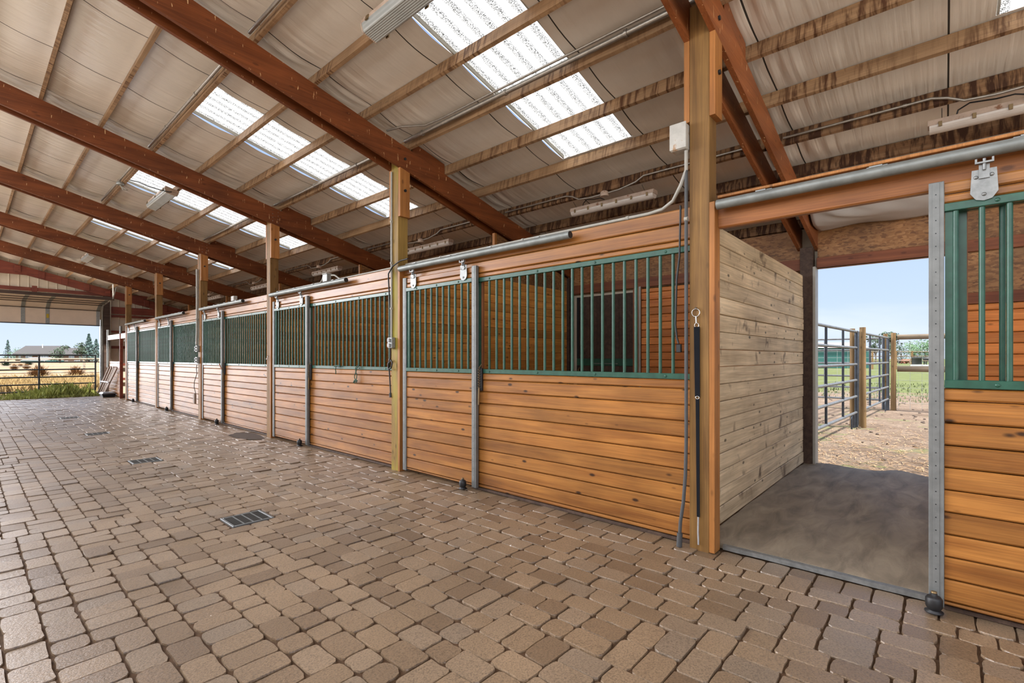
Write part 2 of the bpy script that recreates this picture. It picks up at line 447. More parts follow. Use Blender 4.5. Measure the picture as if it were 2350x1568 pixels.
# ground outside: pinkish dirt with straw, then pasture; golden field beyond the end door
m, nt, b = NT('outdoor_ground'); L = nt.links.new
tc = N(nt, 'ShaderNodeTexCoord'); sx = N(nt, 'ShaderNodeSeparateXYZ'); L(tc.outputs['Object'], sx.inputs[0])
n = N(nt, 'ShaderNodeTexNoise', Scale=1.3, Detail=7.0, Roughness=.7); L(tc.outputs['Object'], n.inputs['Vector'])
dirt = ramp(nt, [(.3, (.092, .063, .042)), (.5, (.158, .114, .082)), (.7, (.22, .17, .125))]); L(n.outputs['Fac'], dirt.inputs[0])
nf = N(nt, 'ShaderNodeTexNoise', Scale=26.0, Detail=5.0, Roughness=.75); L(tc.outputs['Object'], nf.inputs['Vector'])
rf = ramp(nt, [(.35, .55), (.62, 1.2)]); L(nf.outputs['Fac'], rf.inputs[0])
dcol = mix(nt, dirt.outputs[0], rf.outputs[0], 1.0, 'MULTIPLY')
ng = N(nt, 'ShaderNodeTexNoise', Scale=.9, Detail=6.0, Roughness=.7); L(tc.outputs['Object'], ng.inputs['Vector'])
grs = ramp(nt, [(.3, (.065, .075, .025)), (.6, (.105, .122, .045)), (.8, (.14, .142, .068))]); L(ng.outputs['Fac'], grs.inputs[0])
# pasture mask grows with x
mr = N(nt, 'ShaderNodeMapRange'); mr.inputs[1].default_value = 21; mr.inputs[2].default_value = 42
L(sx.outputs['X'], mr.inputs[0])
am = N(nt, 'ShaderNodeMath', operation='ADD'); L(mr.outputs[0], am.inputs[0]); L(ng.outputs['Fac'], am.inputs[1])
gm = ramp(nt, [(.56, 0.0), (.66, 1.0)]); L(am.outputs[0], gm.inputs[0])
right = mix(nt, dcol, grs.outputs[0], gm.outputs[0])
mp = N(nt, 'ShaderNodeMapping'); mp.inputs['Scale'].default_value = (.35, 1.4, 1); L(tc.outputs['Object'], mp.inputs['Vector'])
nd = N(nt, 'ShaderNodeTexNoise', Scale=.8, Detail=7.0, Roughness=.7); L(mp.outputs[0], nd.inputs['Vector'])
fld = ramp(nt, [(.3, (.125, .077, .036)), (.5, (.20, .14, .075)), (.7, (.26, .20, .13))]); L(nd.outputs['Fac'], fld.inputs[0])
my = N(nt, 'ShaderNodeMapRange'); my.inputs[1].default_value = 21.5; my.inputs[2].default_value = 23.0; L(sx.outputs['Y'], my.inputs[0])
mx = N(nt, 'ShaderNodeMapRange'); mx.inputs[1].default_value = 14; mx.inputs[2].default_value = 11; L(sx.outputs['X'], mx.inputs[0])
# the dry field lies where y outruns x
dd = N(nt, 'ShaderNodeMath', operation='SUBTRACT'); L(sx.outputs['Y'], dd.inputs[0]); L(sx.outputs['X'], dd.inputs[1])
md = N(nt, 'ShaderNodeMapRange'); md.inputs[1].default_value = 6; md.inputs[2].default_value = 12; L(dd.outputs[0], md.inputs[0])
mul = N(nt, 'ShaderNodeMath', operation='MULTIPLY'); L(my.outputs[0], mul.inputs[0]); L(md.outputs[0], mul.inputs[1])
gcol = mix(nt, right, fld.outputs[0], mul.outputs[0])
# unseen pale ground added as a bounce surface, left of the barn and at its front
m1 = N(nt, 'ShaderNodeMath', operation='LESS_THAN'); m1.inputs[1].default_value = -7.4; L(sx.outputs['X'], m1.inputs[0])
m2 = N(nt, 'ShaderNodeMath', operation='LESS_THAN'); m2.inputs[1].default_value = -6.0; L(sx.outputs['Y'], m2.inputs[0])
m4 = N(nt, 'ShaderNodeMath', operation='LESS_THAN'); m4.inputs[1].default_value = 7.2; L(sx.outputs['X'], m4.inputs[0])
m5 = N(nt, 'ShaderNodeMath', operation='MULTIPLY'); L(m2.outputs[0], m5.inputs[0]); L(m4.outputs[0], m5.inputs[1])
m3 = N(nt, 'ShaderNodeMath', operation='MAXIMUM'); L(m1.outputs[0], m3.inputs[0]); L(m5.outputs[0], m3.inputs[1])
L(mix(nt, gcol, (.72, .67, .60), m3.outputs[0]), b.inputs['Base Color'])
b.inputs['Roughness'].default_value = .95; b.inputs['Specular IOR Level'].default_value = .15
bump(nt, b, nf.outputs['Fac'], .5, .03)
M['ground'] = m

# ------------------------------------------------------------------ camera, world, light
cam = bpy.data.cameras.new('camera'); co = bpy.data.objects.new('camera', cam); COL.objects.link(co)
co.location = (0, 0, 1.3589); co.rotation_euler = (PI/2, 0, -0.844692)
cam.sensor_width = 36; cam.lens = 36*1118.336/2350; cam.shift_y = 36.584/2350
cam.clip_end = 2000; cam.clip_start = .05
S.camera = co

w = bpy.data.worlds.new('sky'); S.world = w; w.use_nodes = True
nt = w.node_tree; L = nt.links.new
bg = nt.nodes['Background']
tc = N(nt, 'ShaderNodeTexCoord'); sx = N(nt, 'ShaderNodeSeparateXYZ'); L(tc.outputs['Generated'], sx.inputs[0])
r = ramp(nt, [(0.0, (.49, .565, .68)), (.10, (.40, .50, .67)), (.30, (.31, .42, .66)), (1.0, (.16, .27, .57))]); L(sx.outputs['Z'], r.inputs[0])
# soft cloud wisps
mp = N(nt, 'ShaderNodeMapping'); mp.inputs['Scale'].default_value = (1.5, 1.5, 7); L(tc.outputs['Generated'], mp.inputs['Vector'])
nz = N(nt, 'ShaderNodeTexNoise', Scale=1.6, Detail=5.0, Roughness=.55, Distortion=.4); L(mp.outputs[0], nz.inputs['Vector'])
rc = ramp(nt, [(.50, 0.0), (.75, .55)]); L(nz.outputs['Fac'], rc.inputs[0])
sky = mix(nt, r.outputs[0], (.60, .64, .69), rc.outputs[0])
# glows added as fill: broad over the open side, low beyond the end door
def glow(base, d, lo, power, col):
    dt = N(nt, 'ShaderNodeVectorMath', operation='DOT_PRODUCT'); dt.inputs[1].default_value = Vector(d).normalized()
    L(tc.outputs['Generated'], dt.inputs[0])
    mr = N(nt, 'ShaderNodeMapRange'); mr.inputs[1].default_value = lo; mr.inputs[2].default_value = 1.0; mr.inputs[3].default_value = 0; mr.inputs[4].default_value = 1
    L(dt.outputs['Value'], mr.inputs[0])
    pw = N(nt, 'ShaderNodeMath', operation='POWER'); pw.inputs[1].default_value = power; L(mr.outputs[0], pw.inputs[0])
    return mix(nt, base, mix(nt, (0, 0, 0), col, pw.outputs[0]), 1.0, 'ADD')
sky = glow(sky, (-.74, .10, .66), .10, 1.3, (2.1, 2.0, 1.86))
sky = glow(sky, (-.352, .93, .22), .937, .7, (16, 16, 16.6))
L(sky, bg.inputs['Color'])
bg.inputs['Strength'].default_value = 1.0

sun = bpy.data.lights.new('sun', 'SUN'); sun.energy = 7.5; sun.angle = math.radians(3); sun.color = (1, .96, .9)
so = bpy.data.objects.new('sun', sun); COL.objects.link(so)
so.rotation_euler = Vector((-.10, .50, -.86)).to_track_quat('-Z', 'Y').to_euler()

vs = S.view_settings
vs.view_transform = 'Standard'; vs.look = 'None'; vs.gamma = 1; vs.use_curve_mapping = False
vs.exposure = 0.7

# ------------------------------------------------------------------ setting: ground, floor
mb = MB()
mb.add([(-300, -300, -.02), (600, -300, -.02), (600, 600, -.02), (-300, 600, -.02)], [(0, 1, 2, 3)])
gnd = struct(mb.build('ground', M['ground'], None))

# paver field
def pavers():
    u = .0715; rnd = random.Random(11)
    x0, y0 = -1.45, -1.55
    nx, ny = int((3.57-x0)/u), int((22.35-y0)/u)
    occ = [[False]*ny for _ in range(nx)]
    mb = MB()
    drains = [(1.42, 1.77, yc-.16, yc+.16) for yc in (4.41, 7.87, 11.3, 14.75)]
    def stone(ax, ay, w, h):
        jx = .0044
        X0, X1, Y0, Y1 = x0+ax*u+jx, x0+(ax+w)*u-jx, y0+ay*u+jx, y0+(ay+h)*u-jx
        for d in drains:
            if X1 > d[0] and X0 < d[1] and Y1 > d[2] and Y0 < d[3]:
                for a in ((X0, min(X1, d[0]-.003), Y0, Y1), (max(X0, d[1]+.003), X1, Y0, Y1),
                          (max(X0, d[0]), min(X1, d[1]), Y0, min(Y1, d[2]-.003)), (max(X0, d[0]), min(X1, d[1]), max(Y0, d[3]+.003), Y1)):
                    if a[1]-a[0] > .03 and a[3]-a[2] > .03: block(*a)
                return
        block(X0, X1, Y0, Y1)
    def block(X0, X1, Y0, Y1):
        near = (Y0 < 9)
        zt = rnd.gauss(0, .0026); tx, ty = rnd.gauss(0, .011), rnd.gauss(0, .011)
        cx, cy = (X0+X1)/2, (Y0+Y1)/2
        if near:
            c = rnd.uniform(.016, .034)
            base = []
            for (px, py, sx_, sy_) in ((X0, Y0, 1, 1), (X1, Y0, -1, 1), (X1, Y1, -1, -1), (X0, Y1, 1, -1)):
                cc = c*rnd.uniform(.6, 1.3)
                a = (px+sx_*cc, py); b_ = (px+sx_*cc*.3, py+sy_*cc*.3); d_ = (px, py+sy_*cc)
                base.append([a, b_, d_] if sx_*sy_ < 0 else [d_, b_, a])
            ring = base[0]+base[1]+base[2]+base[3]
            # a mid point on each side gives the edge a tumbled wobble
            R = []
            for i in range(4):
                R += ring[i*3:i*3+3]
                p = ring[i*3+2]; q = ring[((i+1) % 4)*3]
                R.append(((p[0]+q[0])/2 + rnd.gauss(0, .0022), (p[1]+q[1])/2 + rnd.gauss(0, .0022)))
            R = [(p[0]+rnd.gauss(0, .0012), p[1]+rnd.gauss(0, .0012)) for p in R]
        else:
            c = .014
            R = [(X0, Y0+c), (X0+c, Y0), (X1-c, Y0), (X1, Y0+c), (X1, Y1-c), (X1-c, Y1), (X0+c, Y1), (X0, Y1-c)]
        n = len(R)
        def zz(p, dz): return zt + dz + tx*(p[0]-cx) + ty*(p[1]-cy)
        inn = []
        for p in R:
            dx, dy = cx-p[0], cy-p[1]; l = math.hypot(dx, dy)
            k = .0018/l
            inn.append((p[0]+dx*k, p[1]+dy*k))
        vs_ = [(p[0], p[1], -.022) for p in R] + [(p[0], p[1], zz(p, -.006)) for p in R] + [(p[0], p[1], zz(p, 0)) for p in inn]
        fs = []
        for i in range(n):
            j = (i+1) % n
            fs += [(i, j, n+j, n+i), (n+i, n+j, 2*n+j, 2*n+i)]
        fs.append(tuple(range(2*n, 3*n)))
        mb.add(vs_, fs, 0)
    for ay in range(ny-3):
        ax = 0
        while ax < nx:
            if occ[ax][ay]: ax += 1; continue
            e = ax
            while e < nx and not occ[e][ay]: e += 1
            Lr = e-ax
            if Lr == 1:
                ax += 1; continue
            while Lr > 0:
                if Lr == 2 or Lr == 4: wd = 2
                elif Lr == 3: wd = 3
                else: wd = rnd.choice((2, 2, 3))
                h = 2 if wd == 3 else rnd.choice((2, 3, 3))
                for i in range(wd):
                    for j in range(h):
                        if ay+j < ny: occ[ax+i][ay+j] = True
                stone(ax, ay, wd, h)
                ax += wd; Lr -= wd
    return mb
fl = MB()
fl.box(-1.46, 7.1, -6, 22.3, -.06, -.011, 0)
fl.box(-7.5, -1.4601, -6, 22.3, -.06, -.004, 1)
floor = struct(fl.build('floor', [M['joint'], M['slab']], None))
pv = struct(pavers().build('paver_paving', M['paver'], floor))
fl = MB(); fl.box(3.56, 7.08, 1.34, 23.2, -.05, .005)
struct(fl.build('stall_floor', M['stall_dirt'], floor))

# damp patch on the paving
mb = MB(); R = []
for k in range(22):
    a = 2*PI*k/22; rr = 1 + .3*noise.noise(Vector((math.cos(a)*1.5, math.sin(a)*1.5, 3)))
    R.append((3.24+.2*rr*math.cos(a), 9.02+.5*rr*math.sin(a), .0065))
mb.add(R, [tuple(range(22))]); mb.add([(p[0], p[1], .001) for p in R], [tuple(range(22))])
o = mb.build('damp_patch', M['wet'], None); tag(o, 'dark damp patch on the pavers at the foot of a stall wall', 'wet patch', kind='stuff')

# drains
def drain(yc, label):
    t = empty('floor_drain', (1.595, yc, 0))
    mb = MB()
    for a, b_ in ((1.435, 1.455), (1.735, 1.755)): mb.box(a, b_, yc-.15, yc+.15, -.03, .003, c=.002)
    for a, b_ in ((-.15, -.13), (.13, .15)): mb.box(1.4551, 1.7349, yc+a, yc+b_, -.03, .003, c=.002)
    for k in (1, 2, 3): mb.box(1.455+.07*k-.005, 1.455+.07*k+.005, yc-.129, yc+.129, -.03, .0025)
    mb.build('frame', M['galv_channel'], t)
    mb = MB()
    for k in range(4):
        for j in range(17):
            y = yc-.125+.0152*j
            mb.box(1.4605+.07*k, 1.5195+.07*k, y, y+.007, -.02, .001)
    mb.build('grate', M['grate'], t)
    mb = MB(); mb.box(1.456, 1.734, yc-.13, yc+.13, -.034, -.026); mb.build('sump', M['black'], t)
    tag(t, label, 'drain', 'floor drains down the middle of the aisle')
for yc, lb in ((4.41, 'grey steel floor drain grate, the big one set in the open paving'),
               (7.87, 'second floor drain grate along the aisle, in line with the bigger one'),
               (11.3, 'third floor drain grate along the aisle, a thin dark sliver'),
               (14.75, 'last floor drain grate down the aisle towards the overhead door')): drain(yc, lb)

# ------------------------------------------------------------------ roof
YS, YE = -4.0, 23.45
PUR = [3.01 + .5866*k for k in range(-5, 8)]      # +x lower corner of each purlin
SKYX = (1.84, 4.745)
def sky_y(i): return (2.49 + BAY*1.002*(i-1), 3.40 + BAY*1.002*(i-1))
SKY = [sky_y(i) for i in range(-1, 7)]

def ceiling():
    ys = []
    y = YS
    seams = []
    for i in range(-1, 7):
        for d in (1.02, 2.27, 3.40): seams.append(pf(i) + d)
    cuts = sorted([s_-.006 for s_ in seams] + [s_+.006 for s_ in seams] + [v for q in SKY for v in q] + [YE])
    cuts = [c for c in cuts if YS < c <= YE]
    ys = [YS]
    for c in cuts:
        n = max(1, int((c-ys[-1])/.026))
        a = ys[-1]
        ys += [a+(c-a)*k/n for k in range(1, n+1)]
    xs = [RIDGE]
    for c in [PUR[0]-.5866+.0] + PUR + [SKYX[0], SKYX[1]]:
        pass
    stops = sorted([p for p in PUR if p > RIDGE+.05] + [SKYX[0]+.0003, SKYX[1]] + [7.55])
    for c in stops:
        n = max(1, int(round((c-xs[-1])/.09)))
        a = xs[-1]
        xs += [a+(c-a)*k/n for k in range(1, n+1)]
    raf = [pf(i)-.07 for i in range(-1, 8)]
    def z(x, y):
        # sag between the purlins, crease towards the rafters
        t = ((x - PUR[0]) / .5866) % 1.0
        s_ = math.sin(PI*t)
        d = min(abs(y-r_) for r_ in raf)
        amp = .028*math.exp(-max(0, d-.1)/.30) + .004
        cr = noise.noise(Vector((x*1.7, y*16, 0))) + .5*noise.noise(Vector((x*2.5, y*34, 5)))
        lump = noise.noise(Vector((x*1.3, y*1.1, 9)))
        return deck(x) - .026*s_ + amp*cr*s_ - .010*s_*(lump+.3)
    vs_ = []; idx = {}
    for i, x in enumerate(xs):
        for j, y in enumerate(ys):
            idx[i, j] = len(vs_); vs_.append((x, y, z(x, y)))
    mb = MB(); f0 = []; f1 = []
    for i in range(len(xs)-1):
        xm = (xs[i]+xs[i+1])/2
        for j in range(len(ys)-1):
            ym = (ys[j]+ys[j+1])/2
            if SKYX[0] < xm < SKYX[1] and any(a < ym < b_ for a, b_ in SKY): continue
            f = (idx[i, j], idx[i+1, j], idx[i+1, j+1], idx[i, j+1])
            (f1 if any(abs(ym-s_) < .006 for s_ in seams) else f0).append(f)
    mb.v = vs_; mb.f = f0+f1; mb.m = [0]*len(f0)+[1]*len(f1); mb.sm = [True]*len(mb.f)
    return mb.build('ceiling', [M['vinyl'], M['seam']], None)
struct(ceiling())

SKYW = {-1: None}
sky_names = {0: 'corrugated translucent roof panel above the open doorway stall',
             1: 'biggest corrugated translucent roof panel, between the strapped post and the next rafter',
             2: 'second corrugated translucent roof panel down the aisle, over the twine-tied stall',
             3: 'third corrugated translucent roof panel down the aisle, beside the tilted light',
             4: 'fourth corrugated translucent roof panel down the aisle',
             5: 'last corrugated translucent roof panel, just before the overhead door'}
def skylight(i):
    y0, y1 = sky_y(i)
    x0, x1 = SKYX[0]-.1, SKYX[1]+.1
    t = empty('skylight', ((x0+x1)/2, (y0+y1)/2, deck((x0+x1)/2)))
    n = 90
    prof = []
    for k in range(n+1):
        y = y0-.06 + (y1-y0+.12)*k/n
        prof.append((y, .016 + .014*math.sin(2*PI*(y-(y0+y1)/2)/.1524)))
    mb = MB(); vs_ = []
    NX = 12
    for a in range(NX+1):
        x = x0+(x1-x0)*a/NX
        for y, h in prof: vs_.append((x, y, deck(x)+.028+h))
    W_ = n+1
    fs = [(a*W_+k, (a+1)*W_+k, (a+1)*W_+k+1, a*W_+k+1) for a in range(NX) for k in range(n)]
    mb.add(vs_, fs, 0, True)
    mb.build('corrugated_sheet', M['skylight'], t)
    mb = MB()
    for y in (y0+.0095, y1-.0095):
        xa, xb = x0+.102, x1-.102
        mb.hexa([(xa, y-.008, deck(xa)-.004), (xb, y-.008, deck(xb)-.004), (xb, y+.008, deck(xb)-.004), (xa, y+.008, deck(xa)-.004),
                 (xa, y-.008, deck(xa)+.05), (xb, y-.008, deck(xb)+.05), (xb, y+.008, deck(xb)+.05), (xa, y+.008, deck(xa)+.05)])
    mb.build('edge_trim', M['white_pvc'], t)
    tag(t, sky_names[i], 'skylight', 'translucent roof panels')
for i in range(0, 6): skylight(i)

PH = {1: 'the thick post with the hanging black strap', 2: 'the yellow-green stained post', 3: 'the post with the small white hook',
      4: 'the post with two outlet boxes', 5: 'the slim plain post', 6: 'the last post, by the alcove', 7: 'the end wall',
      0: 'the unseen post behind the open door'}
# rafters: a board either side of each post
def rafter(i, side):
    y0 = pf(i)-.14-.040 if side == 'near' else pf(i)+.002
    y1 = y0+.038
    xa, xb = RIDGE, 7.35
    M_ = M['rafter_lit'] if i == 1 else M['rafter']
    t = empty('rafter', (3.5, y0, rbot(3.5)))
    mb = MB()
    for (a, b_, sgn) in ((xa, xb, 1),):
        c = .003
        mb.hexa([(a, y0, rbot(a)), (b_, y0, rbot(b_)), (b_, y1, rbot(b_)), (a, y1, rbot(a)),
                 (a, y0, rtop(a)-.001), (b_, y0, rtop(b_)-.001), (b_, y1, rtop(b_)-.001), (a, y1, rtop(a)-.001)])
    o = mb.build('board', M_, t)
    mb = MB()
    # blocking between two purlins over the post
    a, b_ = PUR[6]+.04, PUR[7]-.044
    if side == 'near':
        mb.hexa([(a, y0, rtop(a)), (b_, y0, rtop(b_)), (b_, y1, rtop(b_)), (a, y1, rtop(a)),
                 (a, y0, deck(a)-.022), (b_, y0, deck(b_)-.022), (b_, y1, deck(b_)-.022), (a, y1, deck(a)-.022)])
        mb.build('blocking', M_, t)
        mb = MB()
        if i in (3, 4, 5, 6):
            for r_ in range(4):
                for c_ in range(2):
                    x = 3.475+.09*c_; z = rbot(x)+.05+.06*r_
                    mb = MB(); mb.box(x-.005, x+.005, y0-.004, y0-.0005, z-.005, z+.005)
                    mb.build('nail', M['chrome'], t)
        else:
            mb.tube([(3.52, y0-.012, rbot(3.52)+.13), (3.52, y0+.001, rbot(3.52)+.13)], .016, 8)
            mb.build('bolt', M['dark_steel'], t)
    tag(t, ('near' if side == 'near' else 'far') + ' board of the doubled sloping rafter at ' + PH[i], 'rafter', 'doubled roof rafters')
for i in range(1, 7):
    for sd in ('near', 'far'): rafter(i, sd)
# the left half of each frame carries on over the ridge, one board pair per frame (out of the photo, kept short)
# end frame
t = empty('rafter', (3.5, 23.2, rbot(3.5)))
mb = MB()
y0, y1 = 23.16, 23.2
mb.hexa([(RIDGE, y0, 4.14), (1.42, y0, 4.14), (1.42, y1, 4.14), (RIDGE, y1, 4.14), (RIDGE, y0, rtop(RIDGE)), (1.42, y0, rtop(1.42)), (1.42, y1, rtop(1.42)), (RIDGE, y1, rtop(RIDGE))])
mb.hexa([(1.42, y0, rbot(1.42)), (7.3, y0, rbot(7.3)), (7.3, y1, rbot(7.3)), (1.42, y1, rbot(1.42)), (1.42, y0, rtop(1.42)), (7.3, y0, rtop(7.3)), (7.3, y1, rtop(7.3)), (1.42, y1, rtop(1.42))])
mb.build('board', M['girt'], t)
for p in PUR[1:-1]:
    mb = MB(); mb.box(p-.12, p+.03, y0-.036, y0-.001, rbot(p)+.03, rtop(p)-.02, c=.003); mb.build('hanger_block', M['girt'], t)
tag(t, 'dark red gable rafter with small hanger blocks against the beige end wall', 'rafter')

pord = {k: ORD[12-k] for k in range(13)}
for k, p in enumerate(PUR):
    if p < 0.0: continue
    zb = rtop(p)
    mb = MB()
    th = .038; h = .143
    ca, sa = math.cos(math.atan(SL)), math.sin(math.atan(SL))
    def q(dx, dz): return (p + dx*ca + dz*sa, zb - dx*sa + dz*ca)
    pts = [q(-th, .001), q(0, .001), q(0, .129), q(-th, .129)]
    last = 23.4
    mb.prism(pts, 'y', YS, last)
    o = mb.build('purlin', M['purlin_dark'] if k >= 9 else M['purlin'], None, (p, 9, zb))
    ex = ' carrying the thick steel conduit' if k == 6 else ' carrying a thin conduit over the stalls' if k == 9 else ''
    nth = 12-k
    tag(o, 'water-stained roof purlin, ' + ('the lowest one at the eave' if nth == 0 else ORD[nth] + ' up from the eave one') + ex, 'purlin', 'water-stained roof purlins')

# ------------------------------------------------------------------ posts
def post(i):
    yf = pf(i); yn = yf-.14
    t = empty('timber_post', (WX+.07, yf-.07, 0))
    mb = MB(); mb.box(WX, WX+.14, yn, yf, -.02, rbot(WX+.14)+.27, c=.004)
    mb.build('shaft', M['post_green'] if i == 2 else M['post'], t)
    mb = MB(); mb.box(WX-.006, WX+.10, yn-.0385, yn-.0005, 0.0, 2.44, c=.003)
    mb.build('trim_board', M['trim'], t)
    for sd in (0, 1):
        a, b_ = (yn-.0395, yn-.0008) if sd == 0 else (yf+.0008, yf+.0395)
        mb = MB()
        xa, xb = WX, WX+.14
        mb.hexa([(xa, a, 3.045), (xb, a, 3.045), (xb, b_, 3.045), (xa, b_, 3.045),
                 (xa, a, rbot(xa)-.001), (xb, a, rbot(xb)-.001), (xb, b_, rbot(xb)-.001), (xa, b_, rbot(xa)-.001)])
        bl = mb.build('bearing_block', M['trim'], t)
        if sd == 0:
            mb = MB(); mb.tube([(WX+.07, a-.014, 3.36), (WX+.07, a+.001, 3.36)], .017, 10)
            mb.build('bolt', M['dark_steel'], bl)
    return t
PL = {1: 'thick timber post beside the open doorway, black strap hanging on its face',
      2: 'timber post with a yellow-green stained upper part and a grey switch box',
      3: 'timber post beside the damp patch, small white hook on its face',
      4: 'timber post with white conduit and two outlet boxes',
      5: 'plain timber post, second-last of the row towards the overhead door',
      6: 'last timber post of the row, beside the board-clad alcove'}
for i in range(1, 7):
    tag(post(i), PL[i], 'post', 'timber posts along the stall fronts')

# ------------------------------------------------------------------ stall fronts (built for bay 1, copied along)
def boards_y(mb, xf, t, y0, y1, z0, z1, ex=.1185, gap=.006, c=.008, rnd=random.Random(3), top_first=True):
    """horizontal boards running along y, front face at xf looking to -x, laid from the top down"""
    z = z1
    first = True
    while z > z0+.005:
        h = .068 if (first and top_first) else ex
        first = False
        a = max(z0, z-h)
        dx = rnd.uniform(-.0015, .0015)
        f = xf+dx
        cc = min(c, (z-a)*.3)
        mb.prism([(f+cc, a+gap*.5), (f, a+gap*.5+cc), (f, z-gap*.5-cc), (f+cc, z-gap*.5), (xf+t, z-gap*.5), (xf+t, a+gap*.5)], 'y', y0, y1)
        z = a
def boards_x(mb, yf, t, x0, x1, z0, z1, ex=.137, gap=.003, c=.005, rnd=random.Random(5), bow=0.0):
    z = z1
    while z > z0+.005:
        a = max(z0, z-ex)
        dy = rnd.uniform(-bow, bow)
        f = yf+dy
        cc = min(c, (z-a)*.3)
        g = gap*.5 + (abs(dy)*.2)
        mb.prism([(f+cc, a+g), (f, a+g+cc), (f, z-g-cc), (f+cc, z-g), (yf+t, z-g), (yf+t, a+g)], 'x', x0, x1)
        z = a

Z_RB, Z_RT = (1.197, 1.240), (2.133, 2.175)
def bar_mesh():
    mb = MB()
    r = .0125
    mb.tube([(0, 0, Z_RB[1]-.002), (0, 0, Z_RT[0]+.002)], r, 10, caps=False)
    return mb
bar_me = None
def grille(parent, x, y0, y1, ys, name='grille'):
    global bar_me
    mb = MB()
    for z0, z1 in (Z_RB, Z_RT): mb.box(x-.022, x+.016, y0, y1, z0, z1, c=.003)
    for a, b_ in ((y0, y0+.012), (y1-.05, y1-.002)):
        mb.box(x-.006, x+.014, a, b_, Z_RB[1]-.001, Z_RT[0]+.001)
    # bolt heads on the rails
    n = max(2, int((y1-y0)/.75))
    for k in range(n+1):
        y = y0+.2+(y1-y0-.4)*k/n
        for z in ((Z_RB[0]+Z_RB[1])/2, (Z_RT[0]+Z_RT[1])/2):
            mb.stud((x-.022, y, z), .011, .0055)
    g = mb.build(name, M['green'], parent)
    for y in ys:
        if bar_me is None:
            o = bar_mesh().build('bar', M['green'], None); bar_me = o.data
        else:
            o = bpy.data.objects.new('bar', bar_me); COL.objects.link(o)
        o.parent = g
        o.location = Vector((x-.002, y, 0)) - wloc(g)
    return g

XF = 3.510
def stall_front():
    t = empty('stall_front', (XF, 2.5, 0))
    ya, yb = 1.370, 4.845
    mb = MB(); boards_y(mb, XF, .04, ya, 3.66, .028, Z_RB[0]-.001, rnd=random.Random(3))
    mb.build('lower_planking', M['plank'], t)
    mb = MB(); boards_y(mb, XF, .04, ya, yb, Z_RT[1]+.001, 2.458, ex=.118, rnd=random.Random(4), top_first=False)
    # keep the strip over the door clear of the opening: it backs the door's top
    mb.build('upper_planking', M['plank'], t)
    grille(t, XF+.020, ya, 3.62, [1.419+.1009*k for k in range(21)])
    mb = MB(); mb.box(XF+.0405, XF+.078, 3.565, 3.655, .01, 2.17, c=.003); mb.build('door_jamb', M['stud'], t)
    # spring latch at the door edge
    mb = MB()
    pts = []
    for k in range(90):
        a = k*.55; pts.append((3.468+.011*math.cos(a), 3.525+.011*math.sin(a), 1.245-k*.0022))
    mb.tube(pts, .0028, 5)
    mb.tube([(3.468, 3.525, 1.05), (3.466, 3.527, .95), (3.468, 3.530, .88)], .009, 8)
    mb.tube([(3.468, 3.525, 1.25), (3.505, 3.525, 1.29)], .006, 6)
    la = mb.build('spring_latch', M['brass'], t)
    mb = MB(); mb.box(3.484, 3.509, 3.505, 3.545, 1.02, 1.25, c=.004); mb.build('latch_plate', M['black'], la)
    # steel sill under the boards
    mb = MB(); mb.box(XF-.004, XF+.05, ya, 3.66, .002, .026, c=.003); mb.build('sill_angle', M['dark_wood'], t)
    return t
def stall_door():
    t = empty('stall_door', (3.46, 4.18, 0))
    y0, y1 = 3.56, 4.80
    xd = 3.462
    mb = MB(); boards_y(mb, xd+.006, .03, y0+.064, y1-.064, .04, Z_RB[0]-.001, rnd=random.Random(8))
    mb.build('lower_planking', M['plank'], t)
    mb = MB(); boards_y(mb, xd+.006, .03, y0+.064, y1-.064, Z_RT[1]+.001, 2.292, ex=.066, rnd=random.Random(9), top_first=False)
    mb.build('upper_planking', M['plank'], t)
    grille(t, xd+.016, y0+.064, y1-.064, [3.692+.1*k for k in range(11)])
    for a, b_ in ((y0, y0+.063), (y1-.063, y1)):
        mb = MB()
        mb.box(xd-.006, xd+.034, a, b_, .03, 2.296, c=.002)
        fold = (a+b_)/2
        mb.box(xd-.0085, xd-.0062, fold-.012, fold+.016, .035, 2.29)
        ch = mb.build('edge_channel', M['galv_channel'], t)
        mb = MB()
        for k in range(32):
            z = .09+.069*k
            mb.lathe([(.0032, 0), (.0032, .001)], (0, 0, 0), 6)
            n_ = 12
            for q in range(len(mb.v)-n_, len(mb.v)):
                vx, vy, vz = mb.v[q]; mb.v[q] = (xd-.0088-vz, fold+.002+vx, z+vy)
        mb.build('screw', M['dark_steel'], ch)
    for y in (3.735, 4.585):
        mb = MB()
        pts = [(y-.046, 2.318), (y-.052, 2.20), (y-.03, 2.166), (y, 2.158), (y+.03, 2.166), (y+.052, 2.20), (y+.046, 2.318)]
        mb.prism(pts, 'x', xd-.016, xd-.010)
        mb.prism([(y-.02, 2.27), (y-.02, 2.34), (y+.02, 2.34), (y+.02, 2.27)], 'x', xd-.024, xd-.017)
        for dy, z in ((-.028, 2.285), (.03, 2.28), (0, 2.19)):
            k0 = len(mb.v); mb.lathe([(.010, 0), (.009, .004), (.003, .007)], (0, 0, 0), 8)
            for q in range(k0, len(mb.v)):
                vx, vy, vz = mb.v[q]; mb.v[q] = (xd-.016-vz, y+dy+vx, z+vy)
        h = mb.build('hanger_plate', M['galv'], t)
        mb = MB()
        mb.tube([(3.43, y, 2.31), (3.43, y, 2.366)], .007, 8)
        mb.box(3.418, 3.442, y-.035, y+.035, 2.342, 2.350)
        mb.box(3.418, 3.442, y-.035, y-.027, 2.3505, 2.366); mb.box(3.418, 3.442, y+.027, y+.035, 2.3505, 2.366)
        mb.build('trolley', M['galv'], h)
    return t
